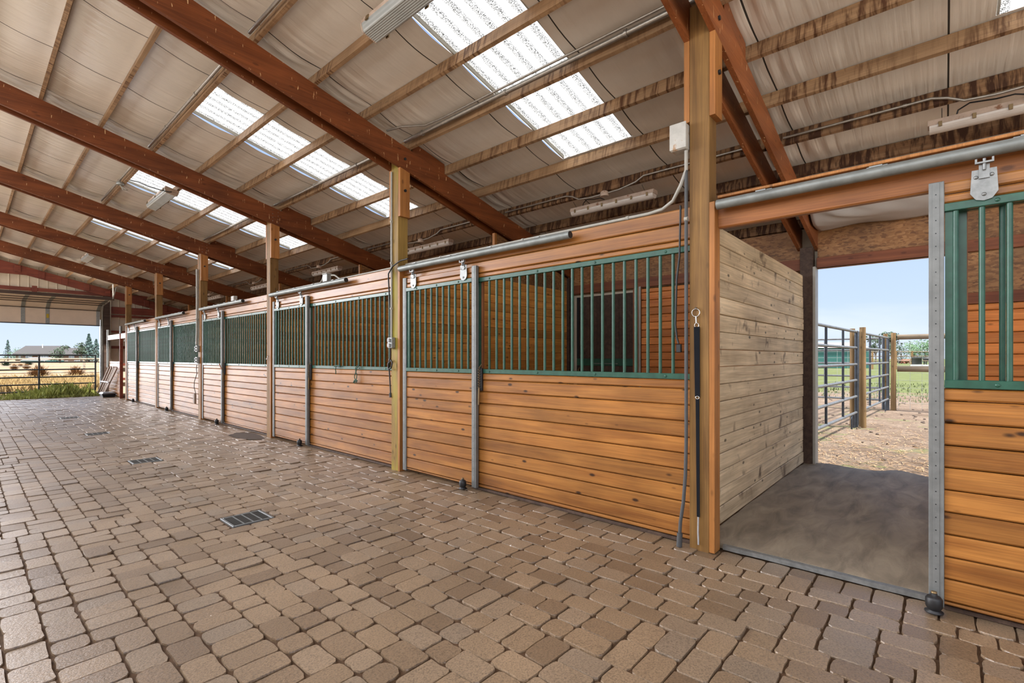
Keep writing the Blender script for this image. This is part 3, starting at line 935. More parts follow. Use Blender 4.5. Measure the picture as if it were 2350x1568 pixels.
def door_track():
    t = empty('door_track', (3.43, 3.56, 2.40))
    z = 2.405; x = 3.432; r = .033
    mb = MB()
    n = 20; path = [(x, 2.385, z), (x, 4.825, z)]
    mb.tube(path, r, 20, caps=True)
    mb.build('round_rail', M['galv_track'], t)
    mb = MB(); mb.tube([(x, 2.381, z), (x, 2.384, z)], .030, 18); mb.build('end_cap', M['black'], t)
    for y in (2.75, 3.35, 3.95, 4.55):
        mb = MB()
        mb.box(x-.006, XF-.001, y-.03, y+.03, z+.0335, z+.041)
        mb.box(XF-.008, XF-.0015, y-.05, y+.05, z+.0415, z+.062, c=.002)
        mb.build('bracket', M['galv'], t)
    return t
def door_guide():
    mb = MB()
    c = (3.405, 3.70, 0)
    mb.lathe([(.033, .012), (.04, .014), (.04, .02), (.026, .024), (.028, .03), (.036, .045), (.036, .085), (.028, .098), (.014, .100), (.014, .112), (.008, .114)], c, 16)
    mb.box(3.39, 3.45, 3.68, 3.72, .006, .012)
    t = empty('door_guide', (3.415, 3.70, 0))
    mb.build('roller', M['black'], t)
    mb = MB(); mb.lathe([(.013, .1145), (.013, .122), (.008, .124)], c, 10); mb.build('bolt', M['brass'], t)
    return t

BL = {1: 'beside the thick post with the black strap', 2: 'with green twine tied to its rail', 3: 'of the stall with the damp patch at its foot',
      4: 'between the two-outlet post and the plain post', 5: 'last in the row, next to the alcove', 0: 'behind the open sliding door'}
sf, sd, tr, gd = stall_front(), stall_door(), door_track(), door_guide()
for i in (2, 3, 4, 5, 0, 1):
    d = (0, BAY*(i-1), 0)
    if i == 1: a, b_, c_, e_ = sf, sd, tr, gd
    else:
        a, c_, e_ = dup(sf, d), dup(tr, d), dup(gd, d)
        b_ = dup(sd, d if i else (0, -4.735, 0))
    tag(a, 'plank stall front with green bars ' + BL[i], 'stall front', 'plank and bar stall fronts')
    tag(b_, 'sliding stall door with green bars, ' + (BL[i] if i else 'pushed open beside the doorway'), 'sliding door', 'sliding stall doors')
    tag(c_, 'galvanized round door track ' + (BL[i] if i else 'over the open doorway'), 'door track', 'galvanized round door tracks')
    tag(e_, 'small black roller guide, stall ' + (BL[i] if i else 'with the open door'), 'door guide', 'black roller guides at the stall doors')

# bay 0: doorway header and rail above it (its front's upper planking is cut here: replace by header)
for o in [q for q in bpy.data.objects if q.name.startswith('stall_front') and q.get('label', '').endswith('behind the open sliding door')]:
    if True:
        for ch in [c for c in o.children if c.name.startswith('upper_planking')]: bpy.data.objects.remove(ch)
        y0, y1 = -2.285, 1.186
        mb = MB()
        boards_y(mb, XF, .05, y0, y1, 2.262, 2.462, ex=.20, rnd=random.Random(2), top_first=False)
        mb.build('header_board', M['header'], o)
        mb = MB(); mb.box(3.49, XF+.05, y0, y1, 2.469, 2.487, c=.003); mb.build('cap_rail', M['trim'], o)
        for ch in [c for c in o.children if c.name.startswith('spring_latch')]:
            for c2 in list(ch.children): bpy.data.objects.remove(c2)
            bpy.data.objects.remove(ch)
# track brackets over the doorway show on the cap rail; threshold and mat
mb = MB()
pts = []
for k in range(26):
    y = .015+1.155*k/25
    pts.append((y, .034+.005*noise.noise(Vector((y*4, 0, 1)))))
vs_ = []; fs = []
for k, (y, z) in enumerate(pts):
    x = 3.535+.008*noise.noise(Vector((y*5, 3, 0)))
    vs_ += [(x+.02, y, .005), (x+.02, y, z), (x+.05, y, z+.004), (x+.05, y, .005)]
for k in range(25):
    for a, b_ in ((0, 1), (1, 2), (2, 3)):
        fs.append((k*4+a, k*4+b_, k*4+4+b_, k*4+4+a))
mb.add(vs_, fs, 0)
o = mb.build('threshold_strip', M['galv'], None); tag(o, 'bent metal threshold strip along the foot of the open doorway', 'threshold strip')
mb = MB(); vs_ = []; fs = []
nx_, ny_ = 60, 60
for a in range(nx_+1):
    for b_ in range(ny_+1):
        x = 3.587+(7.052-3.587)*a/nx_; y = -2.28+(1.315+2.28)*b_/ny_
        e_ = min(1, (x-3.587)/.6); z = .044+e_*(.022*noise.noise(Vector((x*1.5, y*2.3, 0)))+.007*noise.noise(Vector((x*4, y*5, 2))))
        ridge = math.exp(-((y-.35-.18*math.sin(x*1.3))/.16)**2)*.03
        vs_.append((x, y, z+ridge*e_-.006*math.exp(-(a/3.0))))
for a in range(nx_):
    for b_ in range(ny_):
        i0 = a*(ny_+1)+b_; fs.append((i0, i0+ny_+1, i0+ny_+2, i0+1))
mb.add(vs_, fs, 0, True)
b0 = len(mb.v)
mb.add([(3.587, -2.28, .0), (3.587, 1.315, 0), (3.587, 1.315, .04), (3.587, -2.28, .04)], [(0, 1, 2, 3)])
o = mb.build('rubber_mat', M['mat'], None); tag(o, 'dusty black rubber stall mat inside the open doorway', 'mat')

# ------------------------------------------------------------------ partitions between the stalls
def partition(i):
    yc = pf(i)-.05 if i == 1 else pf(i)-.094
    t = empty('stall_partition', (5.3, yc, 0))
    top = 2.385 if i == 1 else 2.515
    mb = MB()
    if i == 1: boards_x(mb, pf(i)-.046, .036, 3.60, 6.95, .045, top, ex=.1375, bow=.006, rnd=random.Random(6))
    else: boards_x(mb, yc, .04, 3.60, 6.99, .01, top, ex=.12, rnd=random.Random(20+i))
    mb.build('planking', M['plank_gray'] if i == 1 else M['plank_part'], t)
    if i == 1:
        mb = MB(); mb.box(3.602, 3.64, pf(1)-.10, pf(1)-.0485, .05, 2.42, c=.003); mb.build('nailer', M['stud'], t)
    else:
        mb = MB()
        mb.hexa([(5.22, yc, top+.002), (6.99, yc, top+.002), (6.99, yc+.012, top+.002), (5.22, yc+.012, top+.002),
                 (5.22, yc, rbot(5.22)-.005), (6.99, yc, rbot(6.99)-.005), (6.99, yc+.012, rbot(6.99)-.005), (5.22, yc+.012, rbot(5.22)-.005)])
        mb.build('infill_panel', M['osb'], t)
        mb = MB(); mb.box(5.17, 5.215, yc, yc+.05, 2.52, rbot(5.2)-.004, c=.003); mb.build('infill_stud', M['trim'], t)
    return t
QL = {1: 'weathered grey plank partition inside the open doorway stall', 2: 'orange plank partition closing the far side of the first barred stall',
      3: 'orange plank partition at the far side of the twine-tied stall', 4: 'orange plank partition at the far side of the damp patch stall',
      5: 'orange plank partition behind the slim plain post', 6: 'orange plank partition behind the last post'}
for i in range(1, 7): tag(partition(i), QL[i], 'partition', 'plank partitions between stalls')

# ------------------------------------------------------------------ outer (right) wall
def outer_bay(i, root):
    ya, yb = pf(i-1)+.0, pf(i)
    if i == 0: ya, yb = pf(0)-.0, pf(1)
    X = 7.06
    if i == 0:
        y1, y2 = -2.29, 1.226
        mb = MB(); mb.box(X+.04, X+.055, y1, 1.19, 2.47, 2.985); mb.box(X+.04, X+.055, y1, -.03, 1.0, 2.469)
        mb.build('strand_board_sheathing', M['osb'], root)
        mb = MB(); boards_y(mb, X, .035, y1, -.035, .03, 1.92, ex=.115, rnd=random.Random(31)); mb.build('plank_lining', M['plank_in'], root)
        mb = MB(); mb.box(X-.0, X+.038, y1, -.035, 1.924, 2.04, c=.003); mb.box(X-.0, X+.038, y1, 1.195, 2.476, 2.60, c=.003)
        mb.build('girt', M['girt_y'], root)
    else:
        y1, y2 = pf(i)+.001, pf(i+1)-.141
        da, db = y1+2.33, y1+3.43
        mb = MB(); mb.box(X+.04, X+.055, y1, y2, 2.45, 2.985); mb.build('strand_board_sheathing', M['osb'], root)
        mb = MB(); boards_y(mb, X, .035, y1, da-.145, .02, 2.435, ex=.116, rnd=random.Random(33+i))
        mb.build('plank_lining', M['plank_in'], root)
        mb = MB(); mb.box(X, X+.038, y1, y2, 2.46, 2.605, c=.003); mb.build('girt', M['girt_y'], root)
        mb = MB(); mb.box(X-.02, X+.06, da-.14, da-.005, .0, 2.455, c=.003); mb.build('door_stud', M['stud'], root)
        mb = MB(); mb.box(X-.03, X-.021, da-.142, da-.11, .0, 2.47); mb.build('edge_strip', M['white_pvc'], root)
wr = struct(empty('wall_right', (7.08, 9, 0)))
mb = MB(); mb.box(7.16, 7.175, -4, -.03, 0, 3.1); mb.box(7.16, 7.175, -.03, 1.2, 2.49, 3.1); mb.box(7.16, 7.175, 1.2, 23.3, 0, 3.1)
mb.build('outer_siding', M['siding'], wr)
for i in range(0, 6): outer_bay(i, wr)
for i in range(1, 7):
    mb = MB(); mb.box(7.0, 7.14, pf(i)-.14, pf(i), -.02, 2.735, c=.004)
    o = mb.build('timber_post', M['dark_wood'], None, (7.07, pf(i)-.07, 0))
    tag(o, ['', 'dark outer wall post beside the open paddock doorway'][i] if i == 1 else 'dark outer wall post at the back of the stall row', 'post', 'outer wall posts' if i > 1 else None)
# doorway jamb
mb = MB(); mb.box(7.0, 7.17, 1.196, 1.2255, .0, 2.485, c=.002)
o = mb.build('trim_1', M['white_pvc'], None); struct(o)
mb = MB(); mb.box(7.1, 7.17, -.03, 1.195, 2.4705, 2.49); o = mb.build('trim_2', M['trim'], None); struct(o)

def back_door(i):
    y1 = pf(i)+.001; da, db = y1+2.33, y1+3.43
    t = empty('paddock_door', (7.12, (da+db)/2, 0))
    X = 7.115
    mb = MB()
    k = 0
    y = da
    while y < db-.01:
        mb.box(X, X+.02, y+.002, min(db, y+.14)-.002, .02, 2.40); y += .14
    mb.build('door_panel', M['dark_wood'], t)
    mb = MB(); mb.box(X-.012, X-.001, da, db, 1.22, 1.34, c=.003); mb.build('cross_rail', M['green'], t)
    mb = MB(); mb.box(X-.02, X-.013, da+.3, db-.3, 1.25, 1.262); mb.build('bolt_bar', M['galv'], t)
    mb = MB(); mb.tube([(X-.001, db-.05, 1.02), (X-.05, db-.06, 1.05), (X-.05, db-.06, 1.15), (X-.001, db-.05, 1.18)], .012, 8); mb.build('handle', M['brass'], t)
    mb = MB(); mb.box(X-.012, X-.001, db-.05, db-.001, .02, 1.219); mb.box(X-.012, X-.001, db-.05, db-.001, 1.3405, 2.40); mb.build('edge_frame', M['dark_steel'], t)
    return t
for i in range(1, 4):
    tag(back_door(i), ['', 'dark closed paddock door at the back of the first barred stall', 'dark closed paddock door at the back of the twine-tied stall',
        'dark closed paddock door at the back of the damp patch stall'][i], 'door', 'dark paddock doors at the backs of stalls', 'thing')

# loose vinyl sheet hanging over the doorway header
mb = MB(); vs_ = []; fs = []
na, nb = 26, 90
for a in range(na+1):
    u = a/na
    for b_ in range(nb+1):
        y = 1.16-(1.16+2.28)*b_/nb
        x = 6.02+(7.04-6.02)*u
        z0_, z1_ = deck(6.02)-.03, 2.93+.03*noise.noise(Vector((y*2, 0, 4)))
        sag = -.21*math.sin(PI*u)*(.8+.5*noise.noise(Vector((y*1.4, u, 2))))
        z = z0_+(z1_-z0_)*(u**1.3)+sag + (.05*math.sin(PI*min(1, u*1.2)))*noise.noise(Vector((y*5+u*7, u*3, 8)))
        vs_.append((x, y, z))
for a in range(na):
    for b_ in range(nb):
        i0 = a*(nb+1)+b_; fs.append((i0, i0+nb+1, i0+nb+2, i0+1))
mb.add(vs_, fs, 0, True)
o = mb.build('hanging_vinyl_sheet', M['insul_white'], None)
md = o.modifiers.new('thick', 'SOLIDIFY'); md.thickness = .004
tag(o, 'loose white insulation sheet sagging above the paddock doorway', 'insulation sheet')

# ------------------------------------------------------------------ end wall, overhead door, alcove
we = struct(empty('wall_end', (3.5, 23.31, 0)))
mb = MB()
def siding(mb, xa, xb, zlo, zhi_fn, y):
    vs_ = []; fs = []
    x = xa; prof = []
    while x < xb:
        for dx, dy in ((0, 0), (.19, 0), (.205, -.02), (.22, -.02), (.235, 0)):
            if x+dx <= xb: prof.append((x+dx, y+dy))
        x += .235
    prof.append((xb, y))
    for px, py in prof: vs_ += [(px, py, zlo), (px, py, zhi_fn(px))]
    for k in range(len(prof)-1): fs.append((2*k, 2*k+2, 2*k+3, 2*k+1))
    mb.add(vs_, fs, 0)
siding(mb, 3.46, 7.16, 0, lambda x: deck(x), 23.34)
siding(mb, -3.9, 3.459, 2.75, lambda x: deck(x), 23.34)
siding(mb, -7.4, -3.901, 0, lambda x: deck(x), 23.34)
mb.build('ribbed_siding', M['siding'], we)
mb = MB()
for z0, z1, xa, xb in ((2.86, 2.95, 3.66, 7.0), (2.99, 3.25, 3.66, 7.0), (2.28, 2.36, 3.66, 7.0), (1.69, 1.79, 3.66, 7.0), (1.05, 1.14, 3.66, 7.0), (.5, .59, 3.66, 7.0), (3.62, 3.74, -4, 7.0)):
    mb.box(xa, xb, 23.20, 23.238, z0, z1, c=.003)
mb.build('girt', M['girt'], we)
mb = MB(); mb.box(1.55, 1.68, 23.18, 23.1995, 3.56, 3.80); mb.build('girt_block', M['girt'], we)

mb = MB(); mb.box(3.41, 3.60, 23.02, 23.158, -.02, rbot(3.55), c=.004)
o = mb.build('timber_post', M['dark_wood'], None, (3.5, 23.1, 0)); tag(o, 'dark jamb post at the edge of the big overhead doorway', 'post')
mb = MB(); mb.box(3.34, 3.409, 23.14, 23.30, 0, 2.75, c=.002)
o = struct(mb.build('trim_3', M['dark_steel'], None))

t = empty('overhead_door', (0, 22.6, 3.0))
def panel(p0, p1, th=.045):
    (ya, za), (yb, zb) = p0, p1
    dy, dz = yb-ya, zb-za; l = math.hypot(dy, dz); nyv, nzv = dz/l*th, -dy/l*th
    mb = MB()
    for xa, xb in ((-3.75, 3.33),):
        mb.hexa([(xa, ya, za), (xb, ya, za), (xb, ya+nyv, za+nzv), (xa, ya+nyv, za+nzv), (xa, yb, zb), (xb, yb, zb), (xb, yb+nyv, zb+nzv), (xa, yb+nyv, zb+nzv)])
    pn = mb.build('door_section', M['door_panel'], t)
    # stiles
    for x in (-2.6, -.7, 1.33, 1.93, 3.27):
        w_ = .05
        mb = MB(); e = .012; oy, oz = -dz/l*e, dy/l*e
        mb.hexa([(x-w_, ya+oy, za+oz), (x+w_, ya+oy, za+oz), (x+w_, ya-oy*.05, za-oz*.05), (x-w_, ya-oy*.05, za-oz*.05),
                 (x-w_, yb+oy, zb+oz), (x+w_, yb+oy, zb+oz), (x+w_, yb-oy*.05, zb-oz*.05), (x-w_, yb-oy*.05, zb-oz*.05)])
        mb.build('hinge_stile', M['galv_dull'], pn)
    return pn
secs = [((23.12, 2.53), (23.12, 3.06)), ((23.10, 3.07), (22.70, 3.24)), ((22.69, 3.245), (22.2, 3.275)), ((22.19, 3.276), (21.7, 3.30)), ((21.69, 3.301), (21.22, 3.325))]
for a, b_ in secs: panel(a, b_)
for (y, z) in ((23.105, 3.065), (22.695, 3.232), (22.195, 3.262), (21.695, 3.288)):
    mb = MB(); mb.box(-3.75, 3.33, y-.03, y-.005, z-.022, z+.0); mb.build('strut', M['dark_wood'], t)
mb = MB(); mb.box(-3.75, 3.42, 21.16, 21.21, 3.30, 3.40, c=.004); mb.build('top_rail', M['dark_wood'], t)
mb = MB(); mb.box(-3.75, 3.33, 23.09, 23.17, 2.50, 2.529, c=.004); mb.build('bottom_seal', M['pipe_steel'], t)
mb = MB(); mb.box(1.90, 1.965, 23.099, 23.1065, 2.72, 2.86); mb.build('warning_label', M['yellow'], t)
mb = MB()
path = [(3.385, 23.1, .1), (3.385, 23.1, 2.9)] + [(3.385, 23.1-.35*(1-math.cos(a*PI/16)), 2.9+.36*math.sin(a*PI/16)) for a in range(1, 9)] + [(3.385, 21.15, 3.36)]
mb.tube(path, .022, 8); mb.build('track', M['white_pvc'], t)
mb = MB(); mb.tube([(3.385, 21.16, 3.40), (3.385, 21.2, 3.85)], .018, 6); mb.tube([(3.385, 21.15, 3.36), (3.385, 20.6, 3.7)], .018, 6); mb.build('track_hanger', M['white_pvc'], t)
tag(t, 'raised beige sectional overhead door at the end of the aisle', 'overhead door', None, 'thing')

# alcove: low plank wall, red stud, rail and steel tubes
t = empty('alcove_panel', (3.48, 21.6, 0))
mb = MB(); boards_y(mb, 3.50, .035, 20.47, 22.58, .02, 1.22, rnd=random.Random(50)); mb.build('planking', M['plank'], t)
mb = MB(); mb.box(3.44, 3.53, 20.42, 20.46, .0, 2.20, c=.004); mb.build('stud_board', M['girt'], t)
mb = MB(); mb.box(3.46, 3.498, 19.68, 20.419, 1.98, 2.15, c=.003); mb.box(3.46, 3.498, 20.461, 22.58, 1.98, 2.15, c=.003); mb.build('rail', M['stud'], t)
for y in (20.44, 22.62):
    mb = MB(); mb.tube([(3.47, y, 2.16), (3.47, y, 2.40)] if y < 21 else [(3.47, y, 1.0), (3.47, y, 2.36)], .035, 10); mb.build('steel_tube', M['galv'], t)
tag(t, 'low plank panel with a dark red stud, between the last post and the overhead door', 'alcove panel')

# leaning rack boards and black box
base = Vector((3.27, 22.75, 0))
lean = [(3.22, 22.95, 3.42, 22.05), (3.235, 22.65, 3.43, 21.70), (3.25, 22.42, 3.44, 21.35), (3.26, 22.22, 3.44, 21.08), (3.265, 22.10, 3.44, 20.86)]
for k, (xa, ya, xb, yb) in enumerate(lean):
    mb = MB()
    a = Vector((xa, ya, .012)); b_ = Vector((xb, yb, 1.02))
    d = (b_-a).normalized(); u = Vector((d.y, -d.x, 0)).normalized(); v_ = d.cross(u)
    h, w_ = .032, .018
    c8 = []
    for p in (a, b_):
        for s1, s2 in ((-1, -1), (1, -1), (1, 1), (-1, 1)): c8.append(p + v_*h*s1 + u*w_*s2)
    mb.hexa(c8)
    o = mb.build('leaning_board', M['gray_wood'], None, tuple(a))
    tag(o, ['grey board leaning by the overhead door, first from the doorway', 'grey board leaning by the overhead door, second from the doorway', 'grey board leaning by the overhead door, third from the doorway',
            'grey board leaning by the overhead door, fourth from the doorway', 'grey board leaning by the overhead door, fifth from the doorway, darkest'][k], 'board', 'grey boards leaning by the overhead door')
mb = MB(); mb.hexa([(3.262, 22.55, .49), (3.282, 22.55, .49), (3.312, 21.40, .49), (3.292, 21.40, .49), (3.262, 22.55, .53), (3.282, 22.55, .53), (3.312, 21.40, .53), (3.292, 21.40, .53)])
o = mb.build('cross_board', M['white_trim'], None, (3.32, 22.1, .5)); tag(o, 'pale crosspiece tying the leaning grey boards together', 'board')
t = empty('storage_box', (3.33, 21.5, 0))
mb = MB(); mb.hexa([(3.14, 21.28, .006), (3.46, 21.28, .006), (3.46, 21.75, .006), (3.14, 21.75, .006), (3.10, 21.22, .12), (3.47, 21.22, .12), (3.47, 21.8, .12), (3.10, 21.8, .12)])
mb.build('body', M['tray'], t)
mb = MB(); mb.hexa([(3.10, 21.22, .121), (3.47, 21.22, .121), (3.47, 21.8, .121), (3.10, 21.8, .121), (3.15, 21.3, .17), (3.45, 21.3, .17), (3.45, 21.72, .17), (3.15, 21.72, .17)]); mb.build('lid', M['steel_lid'], t)
tag(t, 'low black plastic box with grey lid on the pavers by the leaning boards', 'box')

# plank wall for the unseen stall row opposite, added to block low light
wl = struct(empty('wall_left', (-3.9, 9, 0)))
mb = MB()
z = 0
while z < 2.44:
    mb.box(-3.95, -3.90, -4, 23.2, z+.004, min(2.46, z+.118)); z += .1185
mb.build('planking', M['plank'], wl)
# ------------------------------------------------------------------ lights
def strip_light(i):
    yA = 2.575+BAY*(i-1); yB = yA+1.19
    X = 5.47; z = 3.30
    t = empty('strip_light', (X, (yA+yB)/2, z))
    mb = MB(); mb.prism([(X-.058, z+.012), (X+.058, z+.012), (X+.05, z+.058), (X-.05, z+.058)], 'y', yA, yB); mb.build('housing', M['light_body'], t)
    mb = MB()
    pts = [(X+.056*math.cos(a), z+.011-.055*math.sin(a)) for a in [PI*k/10 for k in range(11)]]
    mb.prism(pts, 'y', yA+.01, yB-.01); mb.build('lens', M['light_lens'], t)
    for k in range(6):
        y = yA+.08+(yB-yA-.16)*k/5
        mb = MB(); mb.box(X-.066, X-.0585, y-.012, y+.012, z-.012, z+.03, c=.002); mb.build('clip', M['brass'], t)
    for y in (yA+.12, yB-.09):
        mb = MB()
        n = 7
        zt = rtop(5.36)-.012
        for k in range(n):
            za = z+.058+(zt-z-.058)*k/n; zb = z+.058+(zt-z-.058)*(k+1)/n
            o_ = .004 if k % 2 else -.004
            mb.tube([(X-.03-(X-.03-5.36)*k/n+o_, y, za), (X-.03-(X-.03-5.36)*(k+1)/n-o_, y, zb)], .0028, 5)
        mb.build('chain', M['dark_steel'], t)
    mb = MB()
    yb = yA+.62
    mb.tube([(X-.02, yB-.18, z+.058), (X-.02, yB-.19, z+.10), (X-.05, yB-.26, z+.125), (5.37, yb+.16, z+.085), (5.345, yb+.06, z+.075), (5.31, yb-.02, z+.03)], .006, 6)
    mb.build('cord', M['black'], t)
    return t
SLN = {0: 'dusty fluorescent strip light hung over the open doorway stall', 1: 'dusty fluorescent strip light hung over the first barred stall',
       2: 'dusty fluorescent strip light over the twine-tied stall, beside the yellow-green post', 3: 'dusty fluorescent strip light over the damp patch stall',
       4: 'dusty fluorescent strip light behind the two-outlet post', 5: 'dusty fluorescent strip light over the last stall'}
l1 = strip_light(1)
for i in (0, 2, 3, 4, 5, 1):
    a = l1 if i == 1 else dup(l1, (0, BAY*(i-1), 0))
    tag(a, SLN[i], 'light', 'strip lights over the stalls')

# big wraparound lights over the aisle
def aisle_light(yA, yB, label):
    X = 2.30; zt = rtop(2.42)-.012
    t = empty('aisle_light', (X, (yA+yB)/2, zt))
    R_ = Matrix.Translation((X, 0, zt)) @ Matrix.Rotation(math.atan(SL), 4, 'Y')
    mb = MB(); mb.box(-.10, .10, yA, yB, -.045, 0.0, c=.004, M=R_); mb.build('housing', M['light_body'], t)
    mb = MB()
    prof = []
    for k in range(25):
        a = k/24; x = -.098+.196*a
        zz_ = -.046-.055*min(1, (1-abs(2*a-1))*3.2) - (.003 if k % 2 else 0)
        prof.append((x, zz_))
    vs_ = [R_ @ Vector((x, y, z_)) for y in (yA+.012, yB-.012) for x, z_ in prof]
    n = len(prof)
    mb.add(vs_, [(k, k+1, n+k+1, n+k) for k in range(n-1)] + [tuple(range(n))[::-1], tuple(range(n, 2*n))], 0)
    mb.build('ribbed_lens', M['lens_clear'], t)
    for y in (yA+.002, yB-.012):
        mb = MB()
        vs2 = [R_ @ Vector((x*1.04, yy, z_*1.05+.002)) for yy in (y, y+.010) for x, z_ in prof]
        mb.add(vs2, [(k, k+1, n+k+1, n+k) for k in range(n-1)] + [tuple(range(n))[::-1], tuple(range(n, 2*n))], 0)
        mb.build('end_cap', M['light_body'], t)
    for y in (yA+.1, (yA+yB)/2, yB-.1):
        mb = MB(); mb.box(-.108, -.099, y-.02, y+.02, -.06, -.02, M=R_); mb.box(.099, .108, y-.02, y+.02, -.06, -.02, M=R_); mb.build('clip', M['brass'], t)
    tag(t, label, 'light', 'wraparound lights over the aisle')
aisle_light(2.38, 3.63, 'large ribbed fluorescent light in the aisle roof beside the biggest skylight')
aisle_light(9.55, 10.80, 'ribbed fluorescent light with a drooping black cable, two rafters down the aisle')
aisle_light(16.95, 18.2, 'small-looking ribbed fluorescent light far down the aisle, four rafters along')

# conduits
def conduit(name, path, r, mat, label, cat='conduit', straps=(), group=None, sm=M['emt']):
    t = empty(name, path[0])
    mb = MB(); mb.tube(path, r, 10); mb.build('tube', mat, t)
    for p in straps:
        mb = MB(); mb.tube([(p[0], p[1]-.012, p[2]), (p[0], p[1]+.012, p[2])], r*1.35, 10); mb.build('strap', sm, t)
    tag(t, label, cat, group)
    return t
xk = PUR[6]; zk = rtop(xk)
conduit('conduit', [(xk-.085, -3.5, zk+.075), (xk-.085, 4.83, zk+.075)], .024, M['emt'], 'thick steel conduit along the purlin under the biggest skylight', straps=[(xk-.085, y, zk+.075) for y in (1.9, 3.2, 4.5)])
conduit('conduit', [(xk-.135, 1.2, zk+.10), (xk-.13, 4.1, zk+.10), (xk-.12, 4.4, zk+.12), (xk-.25, 4.66, zk+.14), (xk-.32, 4.86, zk+.13)], .011, M['emt'], 'thin bent steel conduit beside the thick one, under the biggest skylight')
conduit('conduit', [(xk-.085, 5.05, zk+.075), (xk-.085, 8.5, zk+.075)], .022, M['emt'], 'steel conduit along the purlin over the twine-tied stall', straps=[(xk-.085, y, zk+.075) for y in (5.9, 7.1)])
conduit('conduit', [(xk-.085, 8.7, zk+.075), (xk-.085, 12.15, zk+.075)], .022, M['emt'], 'steel conduit along the purlin over the damp patch stall')
xk2 = PUR[3]; zk2 = rtop(xk2)
conduit('conduit', [(xk2-.075, -3.5, zk2+.06), (xk2-.075, 4.82, zk2+.06)], .016, M['emt'], 'steel conduit high up near the ridge, before the first rafter')
conduit('conduit', [(xk2-.075, 5.06, zk2+.06), (xk2-.075, 8.5, zk2+.06)], .016, M['emt'], 'bright steel conduit along the purlin at the top of the second skylight', straps=[(xk2-.075, y, zk2+.06) for y in (5.5, 6.4, 7.6)])
conduit('conduit', [(xk2-.075, 8.72, zk2+.06), (xk2-.075, 12.1, zk2+.06)], .016, M['emt'], 'steel conduit at the top of the third skylight', straps=[(xk2-.075, 10.5, zk2+.06)])
# junction box for the drooping cable
t = empty('junction_box', (1.74, 10.46, 4.30)); mb = MB(); mb.lathe([(.05, 0), (.055, .01), (.055, .04), (.04, .05)], (1.77, 10.46, 4.285), 10); mb.build('body', M['galv_dull'], t)
mb = MB(); mb.tube([(1.77, 10.46, 4.285), (1.80, 10.42, 4.20), (1.86, 10.44, 4.22), (1.80, 10.5, 4.27)], .008, 6); mb.build('cord_loop', M['white_pvc'], t)
tag(t, 'small round junction box where the drooping cable starts', 'junction box')
conduit('power_cable', [(1.875, 10.3, 4.36), (1.93, 10.0, 4.27), (2.02, 9.75, 4.16), (2.14, 9.6, 4.10), (2.24, 9.5, 4.07), (2.28, 9.535, 4.09)], .008, M['black'], 'black cable drooping from the roof to the ribbed light', 'cable')
# conduit over the stalls with a dip at each light's junction box
xc = PUR[9]-.062
for i in range(0, 6):
    y0 = pf(i)+.05; y1 = pf(i+1)-.19
    zc = rtop(PUR[9])+.06
    ym = 3.16+BAY*(i-1)
    t = conduit('conduit', [(xc, y0, zc), (xc, ym-.62, zc), (xc, ym-.52, zc), (xc, ym-.42, zc-.05), (xc, ym-.2, zc-.09), (xc, ym+.2, zc-.10), (xc, ym+.38, zc-.085), (xc, ym+.48, zc-.03), (xc, ym+.58, zc), (xc, y1, zc)], .011, M['emt'],
            'thin conduit dipping to the junction box over the ' + ['open doorway stall', 'first barred stall', 'twine-tied stall', 'damp patch stall', 'stall behind the two-outlet post', 'last stall'][i], 'conduit', [(xc, ym+.75, zc), (xc, ym-.8, zc)], 'thin conduits over the stalls')
    mb = MB(); mb.lathe([(.05, -.03), (.052, -.02), (.052, .02), (.03, .035)], (xc-.005, ym, zc-.10), 12); mb.build('box', M['light_body'], t)
# white conduit along the tops of the stall fronts
wy = [(3.535, 4.60), (3.535, 1.70)]
conduit('conduit', [(3.535, 4.84, 2.474), (3.535, 1.72, 2.474), (3.52, 1.60, 2.482), (3.48, 1.50, 2.515), (3.438, 1.425, 2.60), (3.437, 1.384, 2.70), (3.437, 1.384, 2.84)], .013, M['white_pvc'], 'cream conduit along the top of the first stall front, curving up to the grey box', straps=[(3.535, y, 2.474) for y in (4.2, 3.0, 1.9)], sm=M['white_pvc'])
conduit('conduit', [(3.55, 8.48, 2.474), (3.55, 6.98, 2.474), (3.54, 6.92, 2.50), (3.53, 6.86, 2.545)], .012, M['white_pvc'], 'cream conduit on top of the twine-tied stall front, rising into a box')
conduit('conduit', [(3.53, 6.62, 2.545), (3.54, 6.55, 2.54), (3.55, 6.42, 2.474), (3.55, 5.1, 2.474)], .012, M['white_pvc'], 'cream conduit on top of the twine-tied stall front, leaving the box')
t = empty('junction_box', (3.53, 6.75, 2.47)); mb = MB(); mb.box(3.49, 3.56, 6.68, 6.81, 2.463, 2.57, c=.005); mb.build('body', M['galv_dull'], t); mb = MB(); mb.box(3.484, 3.565, 6.675, 6.815, 2.5705, 2.582, c=.002); mb.build('cover', M['box_white'], t)
tag(t, 'grey junction box sitting on top of the twine-tied stall front', 'junction box')
t = empty('junction_box', (3.53, 10.40, 2.47)); mb = MB(); mb.box(3.49, 3.56, 10.34, 10.48, 2.463, 2.56, c=.005); mb.build('body', M['box_white'], t)
tag(t, 'pale junction box on top of the damp patch stall front', 'junction box')
conduit('conduit', [(3.437, 1.384, 2.84), (3.437, 1.384, .75), (3.434, 1.388, .52), (3.425, 1.40, .32), (3.412, 1.416, .18), (3.405, 1.422, .02)], .0125, M['grey_pvc'], 'grey plastic conduit running down beside the thick strap post to the floor', sm=M['white_pvc'], straps=[(3.437, 1.384, 2.35)])
mb = MB(); mb.tube([(3.409, 1.419, .10), (3.405, 1.422, .005)], .02, 10)
